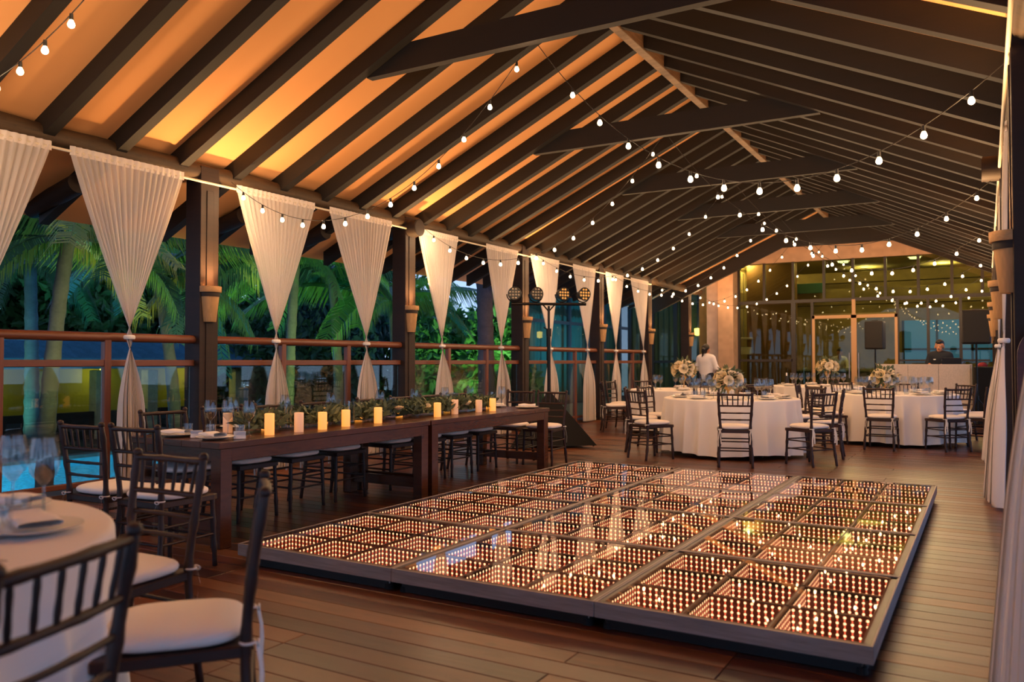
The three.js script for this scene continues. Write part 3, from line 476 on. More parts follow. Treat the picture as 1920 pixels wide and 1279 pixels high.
function centrepiece(x, z, y, h, label, rad, mats, nb) {
  const c = thing('flower_centrepiece', label, 'flowers', [x, y, z]);
  part('vase', lathe([[0.001, 0], [0.06, 0], [0.055, 0.012], [0.012, 0.03], [0.01, h * 0.55], [0.03, h * 0.65], [0.055, h * 0.85], [0.06, h], [0.054, h], [0.001, h * 0.8]], 20), M.gold, c);
  const gr = [];
  for (let k = 0; k < 230; k++) { const d = V(rnd(-1, 1), rnd(-0.45, 1), rnd(-1, 1)).normalize(), g = leafG.clone().scale(1.3, 1, rnd(0.8, 1.7)); if (k > 150) g.translate(0, 0, rad * rnd(0.1, 0.4)); g.rotateX(rnd(-0.5, 0.3)); const q = new THREE.Quaternion().setFromUnitVectors(V(0, 0, 1), d); g.applyQuaternion(q).translate(d.x * rad * 0.55, h + rad * 0.45 + d.y * rad * 0.5, d.z * rad * 0.55); gr.push(g); }
  part('foliage', gr, M.garland, c).userData.kind = 'stuff';
  for (let k = 0; k < nb; k++) { const ph = Math.acos(1 - 1.45 * (k + 0.5) / nb), th = k * 2.4, d = V(sin(ph) * cos(th), cos(ph), sin(ph) * sin(th)), m = part('bloom', rose, mats[k % mats.length], c), s = rnd(0.95, 1.45); m.position.set(d.x * rad, h + rad * 0.5 + d.y * rad * 0.72, d.z * rad); m.quaternion.copy(quat(d, k)); m.scale.setScalar(s); }
  return c;
}
const T1 = [-3.06, -11.25], T2 = [-1.25, -14.05], T3 = [-4.75, -14.2], T4 = [-3.0, -17.6];
roundTable(...T1, 'beside the far edge of the dance floor', 0.4); roundTable(...T2, 'of the right-hand table before the white booth', 1.9); roundTable(...T3, 'of the table half hidden at the back left', 3.1); roundTable(...T4, 'of the farthest table near the glass doors', 4.4);
const seat = (T, deg, label, group, r = 1.2) => { const a = deg * Math.PI / 180, x = T[0] + sin(a) * r, z = T[1] + cos(a) * r; return chair(x, z, T[0] - x, T[1] - z, label, group); };
// angles: 0 faces the viewer side (+z), 90 towards +x
seat(T1, 17, 'dark banquet chair with its back to the dance floor, centre of the nearest white table', null, 1.4);
seat(T1, -32, 'dark banquet chair at the left front of the table beside the dance floor', null, 1.36); seat(T1, -70, 'dark banquet chair at the far left of the table beside the dance floor'); seat(T1, -105, 'dark banquet chair behind the left side of the table beside the dance floor');
seat(T1, 56, 'dark banquet chair at the right front of the table beside the dance floor, side on', null, 1.42); seat(T1, 96, 'dark banquet chair behind the side-on chair, right of the nearest white table'); seat(T1, 140, 'dark banquet chair at the right rear of the table beside the dance floor');
seat(T1, -150, 'dark banquet chair at the left rear of the table by the dance floor, behind flowers'); seat(T1, 178, 'dark banquet chair at the rear of the table beside the dance floor');
seat(T2, -3, 'dark banquet chair with its back to the viewer, centre of the table before the booth'); seat(T2, 39, 'dark banquet chair at the right front of the table before the booth'); seat(T2, 67, 'dark banquet chair at the right side of the table before the booth'); seat(T2, 96, 'dark banquet chair far right of the table before the booth, by black drape');
seat(T2, -45, 'dark banquet chair at the left front of the table before the booth'); seat(T2, -88, 'dark banquet chair at the left side of the table before the booth'); seat(T2, -140, 'dark banquet chair at the left rear of the table before the booth'); seat(T2, 178, 'dark banquet chair behind the flowers of the table before the booth'); seat(T2, 138, 'dark banquet chair at the right rear of the table before the booth');
for (const [d, w] of [[-60, 'left front'], [-95, 'left'], [-130, 'left rear'], [185, 'rear'], [70, 'right']]) seat(T3, d, `dark banquet chair at the ${w} of the half hidden back left table`);
for (const [d, w] of [[-70, 'left'], [-120, 'left rear'], [180, 'rear'], [120, 'right rear'], [62, 'right']]) seat(T4, d, `dark banquet chair at the ${w} of the farthest table`, null, 1.27);
const angs = (n, o) => Array.from({ length: n }, (_, k) => (o + k * 360 / n) * Math.PI / 180);
places(...T1, angs(9, 17), 'dance floor side table', true, nine); places(...T2, angs(9, -3), 'table before the booth', true, nine); places(...T3, angs(6, 20), 'back left table', false, six); places(...T4, angs(6, 20), 'farthest round table', false, six);
const creams = [M.petal, M.petalCream, M.petalBlush, M.petal];
centrepiece(T1[0] - 0.02, T1[1] + 0.05, 0.762, 0.16, 'low cream rose centrepiece on the table beside the dance floor', 0.17, creams, 17);
centrepiece(T2[0] - 0.15, T2[1] - 0.1, 0.762, 0.16, 'cream and white rose centrepiece on the table before the booth', 0.17, creams, 17);
centrepiece(T3[0] + 0.06, T3[1] + 0.05, 0.762, 0.26, 'tall gold vase of cream roses on the half hidden back left table', 0.19, creams, 19);
centrepiece(T4[0] + 0.2, T4[1], 0.762, 0.3, 'round cream rose centrepiece on the farthest table', 0.18, creams, 19);
for (const [x, z, w] of [[T4[0] - 0.55, T4[1] + 0.3, 'on the farthest table left of its flowers'], [T2[0] - 0.34, T2[1] + 0.12, 'on the table before the booth left of its flowers']]) { const b = thing('bottle', `dark bottle with white neck label ${w}`, 'bottle', [x, 0.762, z]); part('glass_body', lathe([[0.001, 0], [0.038, 0], [0.038, 0.16], [0.014, 0.21], [0.013, 0.26]], 16), M.black, b); part('neck_wrap', lathe([[0.0155, 0.2], [0.0145, 0.265], [0.001, 0.268]], 14), M.china, b); }

// ---------- long dark tables ----------
const LT = { xa: -5.42, xb: -4.45, h: 0.72 };
for (const [z0, z1, lab] of [[-3.72, -6.12, 'near dark wooden table of the long row with candles'], [-6.14, -8.5, 'far dark wooden table of the long row with candles']]) {
  const t = thing('wooden_table', lab, 'table', [(LT.xa + LT.xb) / 2, 0, (z0 + z1) / 2]), L = z0 - z1, W = LT.xb - LT.xa;
  for (let k = 0; k < 5; k++) part('top_board', uvBox(rbox(W / 5 - 0.003, 0.045, L, 0.004, -W / 2 + (k + 0.5) * W / 5, LT.h - 0.0225, 0).rotateY(Math.PI / 2), 0.8, k * 0.3, k * 0.2).rotateY(-Math.PI / 2), M.table, t);
  for (const s of [-1, 1]) { part('apron', uvBox(rbox(0.035, 0.09, L - 0.1, 0.004, s * (W / 2 - 0.03), LT.h - 0.09, 0), 0.8), M.table, t); part('apron', uvBox(rbox(W - 0.1, 0.09, 0.035, 0.004, 0, LT.h - 0.09, s * (L / 2 - 0.04)), 0.8), M.table, t); }
  for (const [sx, sz] of [[-1, -1], [1, -1], [-1, 1], [1, 1]]) part('leg', uvBox(rbox(0.1, LT.h - 0.045, 0.1, 0.006, sx * (W / 2 - 0.06), (LT.h - 0.045) / 2, sz * (L / 2 - 0.07)).rotateZ(0), 0.8), M.table, t);
  for (const s of [-1, 1]) part('stretcher', uvBox(rbox(W - 0.2, 0.09, 0.045, 0.004, 0, 0.15, s * (L / 2 - 0.07)), 0.8), M.table, t);
}
const back = ['nearest', 'second', 'third', 'fourth', 'fifth', 'sixth', 'seventh', 'eighth'];
[-4.06, -4.62, -5.17, -5.72, -6.5, -7.03, -7.56, -8.09].forEach((z, i) => chair(-5.25, z, 1, 0.02, `dark banquet chair on the railing side of the long table, ${back[i]} to the viewer`));
chair(-4.72, -8.86, 0.05, 1, 'dark banquet chair at the far end of the long table, nearer the dance floor'); chair(-5.2, -8.88, 0, 1, 'dark banquet chair at the far end of the long table, nearer the railing');
chair(-4.33, -3.24, -0.08, -1, 'dark banquet chair at the near end of the long table, right of the pair'); chair(-4.78, -3.2, -0.05, -1, 'dark banquet chair at the near end of the long table, left of the pair');
// ---------- near round table ----------
const T0 = [-2.89, -0.83];
roundTable(...T0, 'of the near table cut by the left edge', 2.2);
chair(-1.85, -0.9, -0.94, 0.33, 'dark banquet chair in the near corner, cut by the bottom left of the picture');
chair(-2.13, -1.63, -0.68, 0.74, 'dark banquet chair with ribbon ties beside the near table, back edge on');
chair(-2.88, -1.92, 0.05, 1, 'dark banquet chair behind the near table, its back to the long table');
places(...T0, angs(9, 100).slice(0, 6), 'near left table', true, ['right', 'right rear', 'rear', 'left rear', 'left', 'far left']);
for (const [k, x, z, w] of [['wine', -2.8, -1.5, 'standing leftmost near the left picture edge'], ['wine', -2.62, -1.5, 'standing rightmost near the left picture edge'], ['tum', -2.58, -1.4, 'right of the near table glasses'], ['tum', -2.44, -1.27, 'closest to the viewer on the near table'], ['tum', -2.72, -1.36, 'between the other near table tumblers']]) setItem(k, x, 0.763, z, 0, w);
// ---------- things on the long table ----------
{
  const y = LT.h, cx = (LT.xa + LT.xb) / 2;
  const g = thing('greenery_garland', 'green leafy garland running along the middle of the long table', 'garland', [cx, y, -6.1]);
  const L = [], stem = [];
  for (let k = 0; k <= 40; k++) stem.push([0.05 * sin(k * 0.9), 0.03 + 0.012 * sin(k * 2), 1.75 - k * 3.55 / 40]);
  part('stem', sweep(stem, 0.008, 6), M.garland, g);
  for (let k = 0; k < 2400; k++) {
    const t = R(), z = 1.78 - t * 3.6, d = V(rnd(-1, 1), rnd(0.0, 0.9), rnd(-1, 1)).normalize(), q = leafG.clone().scale(rnd(0.9, 1.4), 1, rnd(0.7, 1.4));
    q.rotateZ(rnd(-1, 1)); q.applyQuaternion(new THREE.Quaternion().setFromUnitVectors(V(0, 0, 1), d)).translate(0.05 * sin(t * 36) + rnd(-0.12, 0.14), 0.02 + rnd(0, 0.1), z); L.push(q);
  }
  part('foliage', L, M.garland, g).userData.kind = 'stuff';
  for (let k = 0; k < 13; k++) { const m = part('bloom', rose, creams[k % 4], g); m.position.set(rnd(-0.1, 0.14), 0.08 + rnd(0, 0.03), 1.45 - k * 0.24); m.quaternion.copy(quat(V(rnd(-0.2, 0.8), 1, rnd(-0.2, 0.8)), k)); m.scale.setScalar(rnd(0.62, 0.85)); }
  // pillar candles: pixel order from the near end
  const cand = [[-4.62, -4.32, 0.16, 0], [-4.62, -4.62, 0.15, 1], [-4.98, -4.62, 0.15, 0], [-4.62, -4.88, 0.14, 0], [-5.05, -4.3, 0.15, 1], [-4.66, -5.2, 0.14, 0], [-5.05, -5.35, 0.14, 0], [-4.66, -5.62, 0.14, 0], [-5.0, -5.75, 0.13, 0], [-4.68, -6.55, 0.14, 0], [-5.0, -6.35, 0.13, 0], [-4.78, -7.0, 0.15, 1], [-5.02, -7.2, 0.14, 0], [-4.74, -7.4, 0.13, 1], [-4.7, -7.62, 0.14, 0], [-4.95, -7.95, 0.14, 0]];
  const nth = ['first', 'second', 'third', 'fourth', 'fifth', 'sixth', 'seventh', 'eighth', 'ninth', 'tenth', 'eleventh', 'twelfth', 'thirteenth', 'fourteenth', 'fifteenth', 'sixteenth'];
  cand.forEach(([x, z, h, pale], i) => {
    const c = thing('pillar_candle', `${pale ? 'pale' : 'glowing orange'} pillar candle, ${nth[i]} along the long table from the near end`, 'candle', [x, y, z], 0, 'pillar candles on the long table'), r = 0.036;
    part('wax', lathe([[0.001, 0], [r, 0], [r, h - 0.004], [r - 0.004, h], [r - 0.008, h - 0.004], [r - 0.014, h - 0.016], [0.001, h - 0.018]], 20), pale ? M.waxPale : M.wax, c);
    part('wick', cyl(0.002, 0.003, 0.016, 6, 0, h - 0.01, 0), M.black, c);
    const l = new THREE.PointLight(AMBER, CANDLE_I * (pale ? 0.4 : 1)); l.position.set(0, h * 0.6, 0); l.name = 'candle_light'; l.castShadow = true; c.add(l);
  });
  const hur = lathe([[0.001, 0.004], [0.05, 0.004], [0.052, 0.02], [0.052, 0.2]], 24);
  [[-4.86, -4.72], [-5.12, -4.95], [-4.82, -5.42], [-5.1, -5.55], [-4.9, -6.1], [-5.1, -6.75], [-4.9, -7.05], [-5.1, -7.45], [-4.85, -7.85]].forEach(([x, z], i) => single('glass_cylinder', hur, M.glass, `clear glass cylinder vase, ${nth[i]} along the long table from the near end`, 'vase', [x, y, z], 0, 'glass cylinders on the long table'));
  const W = 'at the near end of the long table';
  for (const [x, z, l] of [[-4.98, -4.08, 'left of the pair'], [-4.86, -4.14, 'right of the pair']]) setItem('wine', x, y, z, 0, `${W}, ${l}`, 'wine glasses at the near end');
  single('wine_glass', glassWine, M.glass, 'clear wine glass just left of the nearest candle on the long table', 'glass', [-4.68, y, -4.18]);
  for (const [x, z, l] of [[-5.08, -3.96, 'leftmost'], [-4.88, -4.0, 'between the wine glasses'], [-4.64, -4.06, 'beside the place card']]) setItem('tum', x, y, z, 0, `${W}, ${l}`);
  setItem('plate', -5.1, y, -3.9, 0, `${W}, left`); setItem('plate', -4.68, y, -3.88, 0, `${W}, right`);
  setItem('nap', -5.1, y + 0.025, -3.88, 0.3, `${W}, left`); setItem('nap', -4.68, y + 0.025, -3.86, -0.2, `${W}, right`);
  for (const [x, z, l] of [[-4.88, -3.88, 'between the two napkins'], [-4.55, -3.98, 'at the table corner']]) { const c = thing('place_card', `small white folded place card ${l} on the long table`, 'place card', [x, y, z], 0.7); part('front_leaf', box(0.08, 0.055, 0.002, 0, 0.026, 0.012).rotateX(-0.4), M.card, c); part('back_leaf', box(0.08, 0.055, 0.002, 0, 0.026, -0.012).rotateX(0.4), M.card, c); }
  for (const [x, z, l] of [[-4.62, -8.25, 'nearer the dance floor'], [-5.05, -8.25, 'nearer the railing']]) { setItem('plate', x, y, z, 0, `at the far end of the long table, ${l}`); setItem('nap', x, y + 0.025, z, 0.5, `at the far end of the long table, ${l}`); setItem('wine', x - 0.16, y, z + 0.3, 0, `at the far end of the long table, ${l}`); }
  [-4.6, -5.16, -5.72, -6.42, -6.98, -7.54].forEach((z, i) => { setItem('wine', -5.2, y, z + 0.12, 0, `on the railing side of the long table, ${back[i]} setting`, 'wine glasses on the railing side'); setItem('plate', -5.29, y, z, 0, `on the railing side of the long table, ${back[i]} setting`, 'plates on the railing side'); });
}

// ---------- string lights: from the middle of each collar tie to the posts ----------
{
  const bulbG = lathe([[0.001, -0.042], [0.01, -0.04], [0.018, -0.033], [0.021, -0.022], [0.0185, -0.01], [0.012, 0.003], [0.01, 0.01]], 12), sockG = cyl(0.011, 0.013, 0.04, 8, 0, 0.026, 0);
  const which = ['overhead behind the view', 'nearest the viewer', 'at the first beam in view', 'at the second beam', 'at the third beam', 'at the fourth beam', 'at the fifth beam', 'at the end frame'];
  const Cz = [...ZC, -21.9].slice(1), Pz = ZP.slice(1);
  Cz.forEach((zc, i) => {
    for (const side of i ? [-1, 1] : [-1]) {
      const A = V(XC + 0.06 * side, i === 6 ? 4.24 : 4.11, zc + 0.1), B = side < 0 ? V(XL + 0.06, 3.24, Pz[i] - (i ? 0.23 : 0.45)) : V(XR - 0.03, 3.12, Pz[i] + 0.02), sag = i ? (side < 0 ? 0.88 : 0.95) + (i % 3) * 0.03 : 0.5, N = 13;
      const s = thing('string_light', `string of warm globe bulbs ${which[i + 1]}, swagging to the ${side < 0 ? 'railing' : 'right-hand'} side`, 'string lights', [A.x, A.y, A.z]);
      const at = (t) => V(A.x + (B.x - A.x) * t, A.y + (B.y - A.y) * t - 4 * sag * t * (1 - t), A.z + (B.z - A.z) * t).sub(A), pts = [];
      for (let k = 0; k <= 40; k++) pts.push(at(k / 40).toArray());
      part('cord', sweep(pts, 0.0035, 5), M.cord, s);
      for (let k = 0; k < N; k++) {
        const t = (k + 0.35) / N, p = at(t); if (side > 0 && k === 0) continue;
        const b = part('bulb', bulbG, M.bulb, s); b.position.set(p.x, p.y - 0.045, p.z); part('socket', sockG, M.cord, b);
        const l = new THREE.PointLight(WARM, BULB_I); l.position.set(p.x, p.y - 0.064, p.z); l.name = 'string_bulb'; l.castShadow = true; s.add(l);
      }
    }
  });
}
// ---------- garden ----------
function frondGeo(L, arch, droop, n, hang) { // leaflets on both sides of an arching midrib, growing along +x
  const P0 = [], ax = (t) => [L * t * (1 - 0.12 * t), arch * sin(t * 1.7) - droop * t * t * L * 0.32, 0];
  const rib = [], rr = []; for (let k = 0; k <= 14; k++) { rib.push(ax(k / 14)); rr.push(0.022 * (1 - k / 14) + 0.004); }
  const list = [];
  for (let k = 0; k < n; k++) for (const s of [-1, 1]) {
    const t = 0.1 + 0.9 * (k + rnd(-0.3, 0.3)) / n, p = ax(Math.min(1, t)), q = ax(Math.min(1, t) - 0.02), len = L * (0.27 - 0.15 * Math.abs(t - 0.4)) * rnd(0.85, 1.1), w = 0.02, f = V(p[0] - q[0], p[1] - q[1], 0).normalize();
    const out = V(f.x * 0.55, f.y * 0.3 - 0.2 * hang, s * 0.8).normalize(), tip = V(f.x * 0.5, -0.6 - 0.9 * hang, s * 0.45).normalize();
    const a = V(...p), b = a.clone().addScaledVector(out, len * 0.45), c = b.clone().addScaledVector(tip, len * 0.6), wv = f.clone().multiplyScalar(w);
    for (const [u, v, d] of [[a.clone().sub(wv), a.clone().add(wv), b.clone().add(wv)], [a.clone().sub(wv), b.clone().add(wv), b.clone().sub(wv)], [b.clone().sub(wv), b.clone().add(wv), c]]) P0.push(u.x, u.y, u.z, v.x, v.y, v.z, d.x, d.y, d.z);
  }
  const g = new THREE.BufferGeometry(); g.setAttribute('position', new THREE.Float32BufferAttribute(P0, 3)); g.setAttribute('uv', new THREE.Float32BufferAttribute(new Float32Array(P0.length / 3 * 2), 2)); g.computeVertexNormals();
  return merge([g, sweep(rib, rr, 5)]);
}
const fronds = [frondGeo(3.2, 0.9, 1.15, 62, 0.5), frondGeo(2.8, 0.6, 1.5, 56, 1.0), frondGeo(3.5, 1.1, 0.8, 66, 0.25), frondGeo(2.4, 0.3, 1.9, 50, 1.2)];
function trunkGeo(h, r, lean) { const pts = [], rad = []; const n = Math.round(h / 0.11); for (let k = 0; k <= n; k++) { const t = k / n; pts.push([lean[0] * t * t, h * t, lean[1] * t * t]); rad.push(r * (1.15 - 0.3 * t) * (k % 3 === 0 ? 1.06 : 0.97)); } return uvBox(sweep(pts, rad, 12), 1); }
function palm(x, z, h, r, lean, mats, n, label, big = 1) {
  const p = thing('palm_tree', label, 'palm', [x, -1, z]);
  part('trunk', trunkGeo(h, r, lean), M.bark, p);
  for (let k = 0; k < n; k++) { const m = part('frond', fronds[Math.floor(R() * 4)], mats[k % mats.length], p); m.position.set(lean[0], h - 0.05, lean[1]); m.rotation.order = 'YXZ'; m.rotation.set(rnd(-0.25, 0.25), k * 2.4 + rnd(-0.2, 0.2), rnd(-0.35, 0.75) * (k % 2 ? 1 : 0.7)); m.scale.setScalar(big * rnd(0.9, 1.25) * (cos(m.rotation.y) > 0.3 ? 0.68 : 1)); }
  return p;
}
palm(-11.7, -6.7, 4.1, 0.11, [0.2, -0.2], [M.leafMid, M.leafDark, M.leafYellow], 17, 'palm with drooping fronds behind the leftmost curtain gap');
palm(-11.8, -9.0, 3.8, 0.1, [-0.2, 0.3], [M.leafDark, M.leafBlue, M.leafMid], 16, 'palm with dark fronds just left of the nearest timber post');
palm(-11.6, -11.3, 4.3, 0.1, [0.3, 0.1], [M.leafMid, M.leafYellow, M.leafBlue], 16, 'palm with yellowing fronds between nearest post and its right-hand curtain');
palm(-11.9, -13.1, 4.2, 0.1, [0.1, 0.4], [M.leafBlue, M.leafMid], 16, 'bluish green palm seen between the two curtains of the second bay');
palm(-11.5, -14.5, 3.6, 0.08, [0, 0.2], [M.leafBright, M.leafMid], 13, 'bright green palm just left of the second timber post');
palm(-9.3, -14.85, 9.8, 0.165, [-0.35, 0.2], [M.leafMid, M.leafDark], 12, 'tall palm with thick grey ringed trunk between second and third posts');
palm(-19.4, -10.8, 4.6, 0.15, [0.2, 0.2], [M.leafDark, M.leafMid], 14, 'dim palm standing across the pool at the far left');
palm(-19.5, -16, 5.2, 0.15, [-0.3, 0.2], [M.leafDark, M.leafBlue], 14, 'dim palm standing across the pool behind the nearest post');
const leafCard = (() => { const s = new THREE.BufferGeometry(); s.setAttribute('position', new THREE.Float32BufferAttribute([0, 0, 0, -0.06, 0.11, 0.015, 0, 0.26, 0, 0, 0, 0, 0, 0.26, 0, 0.06, 0.11, 0.015], 3)); s.setAttribute('uv', new THREE.Float32BufferAttribute(new Float32Array(12), 2)); s.computeVertexNormals(); return s; })();
function tree(x, z, h, rx, ry, mat, n, label, size = 1) {
  const t = thing('leafy_tree', label, 'tree', [x, -1, z], 0, 'leafy trees behind the pool');
  part('trunk', uvBox(sweep([[0, 0, 0], [0.05, h * 0.3, 0.03], [-0.05, h * 0.6, 0]], [0.16, 0.12, 0.07], 8)), M.barkDark, t);
  const m = new THREE.InstancedMesh(leafCard, mat, n), o = new THREE.Object3D(); m.name = 'foliage'; m.userData.kind = 'stuff';
  const blobs = Array.from({ length: 9 }, () => [rnd(-0.6, 0.6) * rx, h - ry + rnd(-0.65, 0.6) * ry, rnd(-0.6, 0.6) * rx, rnd(0.4, 0.62)]);
  for (let k = 0; k < n; k++) { const b = blobs[k % 9], d = V(rnd(-1, 1), rnd(-1, 1), rnd(-1, 1)).normalize().multiplyScalar(Math.pow(R(), 0.4)); o.position.set(b[0] + d.x * rx * b[3], Math.max(0.1, b[1] + d.y * ry * b[3]), b[2] + d.z * rx * b[3]); o.rotation.set(rnd(0, 6.3), rnd(0, 6.3), rnd(0, 6.3)); o.scale.setScalar(size * rnd(0.7, 1.5)); o.updateMatrix(); m.setMatrixAt(k, o.matrix); }
  t.add(m); return t;
}
const TREES = [[-25.5, -9.3, 7.5, 2.6, 3.6, 0, 'at the far left behind the pool'], [-26, -15, 7.8, 2.7, 3.8, 1, 'behind the palm left of the nearest post'], [-26, -20.6, 8, 2.7, 3.9, 0, 'behind the nearest timber post'], [-24, -24, 8, 2.5, 3.9, 2, 'right of the nearest timber post'], [-24.4, -28.5, 8.6, 2.7, 4.2, 1, 'between the curtains of the second bay'], [-17.6, -25.6, 5.2, 2.1, 2.6, 3, 'bright beside the grey palm trunk'], [-15.2, -25.2, 4.9, 1.7, 2.4, 3, 'bright just left of the third post'], [-22, -30, 5.2, 2.4, 2.6, 1, 'behind the bright bush'], [-27, -4, 8, 3.2, 4, 0, 'at the left edge of the garden'], [-14, -31.5, 8, 2.2, 3.8, 1, 'behind the teal wing'], [-9.6, -16.6, 2.2, 0.7, 1.0, 3, 'low beside the grey palm trunk']];
[[-26.2, -6.5], [-27.4, -11.8], [-28, -17.6], [-23.6, -21.2], [-22.6, -25.4], [-21.6, -29.4], [-19.4, -31.6], [-24.5, -2], [-18.2, -27.4]].forEach(([x, z], i) => TREES.push([x, z, [5.2, 4.6, 6.4, 5.6, 5.8, 4, 4.2, 5, 4.2][i], 2.5, 2.5, [0, 0, 1, 0, 2, 1, 1, 0, 3][i], 'in the hedge, ' + ['second', 'third', 'fourth', 'fifth', 'sixth', 'seventh', 'eighth', 'first', 'ninth'][i] + ' from the left']));
TREES.forEach(([x, z, h, rx, ry, m, w]) => tree(x, z, h, rx, ry, [M.leafDark, M.leafMid, M.leafBlue, M.leafBright][m], h > 4 ? 6500 : 2200, `${['dark', 'mid green', 'bluish', 'bright green'][m]} leafy tree ${w}`, h > 4 ? 1.5 : 0.9));
{ // low pavilion across the pool, lit inside
  const wallM = S({ color: '#b8b08a', roughness: 0.9, map: blotT }), roofM = S({ color: '#4b7f8f', roughness: 0.95, map: blotT }), inn = S({ color: '#8f8a2f', roughness: 0.9 });
  const pv = thing('pool_pavilion', 'low pavilion with pale pillars and yellow lit inside across the pool', 'building', [-22.6, -1, -14.6]);
  for (let k = 0; k < 7; k++) part('pillar', uvBox(rbox(0.35, 2.0, 0.35, 0.02, 0, 1.0, -5 + k * 1.7)), wallM, pv);
  part('back_wall', uvBox(box(0.2, 2.2, 10.8, -1.6, 1.1, 0.1), 0.4), inn, pv); part('low_wall', uvBox(box(0.2, 0.8, 10.8, 0, 0.4, 0.1), 0.4), S({ color: '#1c1f1a', roughness: 0.9 }), pv);
  part('roof', prism([[-2.2, 2.2], [0.7, 2.05], [0.6, 2.35], [-0.8, 3.1], [-2.2, 2.5]], -5.6, 5.8), roofM, pv);
  for (const z of [-4, -0.6, 2.8]) { part('ceiling_lamp', cyl(0.12, 0.12, 0.05, 14, -0.8, 2.02, z), S({ color: '#fff3b0', emissive: '#ffe070', emissiveIntensity: 4 }), pv); const l = new THREE.PointLight(new THREE.Color().setRGB(1, 0.85, 0.25), 1.6); l.position.set(-0.8, 1.9, z); l.name = 'pavilion_lamp'; l.castShadow = true; pv.add(l); }
  const h = thing('garden_house', 'low house with two lit yellow windows seen past the grey palm trunk', 'building', [-16.9, -1, -27.2], 0.5);
  part('wall', uvBox(box(4.5, 2.9, 0.3, 0, 1.45, 0), 0.4), S({ color: '#4a5a50', roughness: 0.9, map: blotT }), h); part('roof', prism([[-2.7, 2.9], [2.7, 2.9], [0, 3.7]], -1.5, 0.7), S({ color: '#7fa6ae', roughness: 0.9 }), h);
  for (const x of [-0.45, 0.3]) { const w = part('window_frame', rbox(0.6, 0.8, 0.08, 0.01, x, 1.35, 0.17), M.black, h); part('pane', box(0.5, 0.7, 0.03, x, 1.35, 0.205), S({ color: '#e8e060', emissive: '#d8d020', emissiveIntensity: 0.9 }), w, 'yellow lit pane'); }
}
for (const [x, z, tx, ty, tz, c, I, lab] of [[-9.2, -10.9, -11.6, 3, -11.9, [0.45, 1, 0.25], 60, 'below the palm right of the nearest post'], [-9.0, -6.3, -11.6, 3.2, -6.7, [0.8, 1, 0.3], 40, 'below the palm at the left'], [-12.6, -21.6, -16.2, 2.4, -25, [0.6, 1, 0.5], 110, 'before the bright bush'], [-8.6, -12.6, -9.3, 4, -14.8, [0.6, 0.6, 1], 9, 'below the grey palm trunk'], [-18.9, -9, -20.5, 3, -12.5, [0.15, 0.8, 0.7], 40, 'beyond the pool'], [-8.3, -20.4, -10.8, 3.2, -22, [0.12, 0.6, 1], 70, 'before the teal wing'], [-9.0, -8.4, -11.6, 2.8, -9.2, [0.6, 1, 0.4], 34, 'below the dark palm left of the nearest post']]) {
  const s = thing('garden_spotlight', `small garden spotlight ${lab}`, 'spotlight', [x, -1, z]); const d = V(tx - x, ty + 1, tz - z).normalize();
  part('spike', rod([0, 0, 0], [0, 0.2, 0], 0.015, 6), M.black, s); part('housing', rod([0, 0.2, 0], [d.x * 0.14, 0.2 + d.y * 0.14, d.z * 0.14], 0.05, 12), M.black, s); part('lens', rod([d.x * 0.14, 0.2 + d.y * 0.14, d.z * 0.14], [d.x * 0.15, 0.2 + d.y * 0.15, d.z * 0.15], 0.045, 12), S({ color: '#ffffff', emissive: new THREE.Color().setRGB(...c), emissiveIntensity: 4 }), s);
  const l = new THREE.SpotLight(new THREE.Color().setRGB(...c), I, 0, 0.75, 0.6, 2); l.position.set(d.x * 0.2, 0.2 + d.y * 0.2, d.z * 0.2); l.target.position.set(d.x * 3, 0.2 + d.y * 3, d.z * 3); l.name = 'garden_spotlight_lamp'; l.castShadow = true; l.shadow.radius = 2; s.add(l, l.target);
}
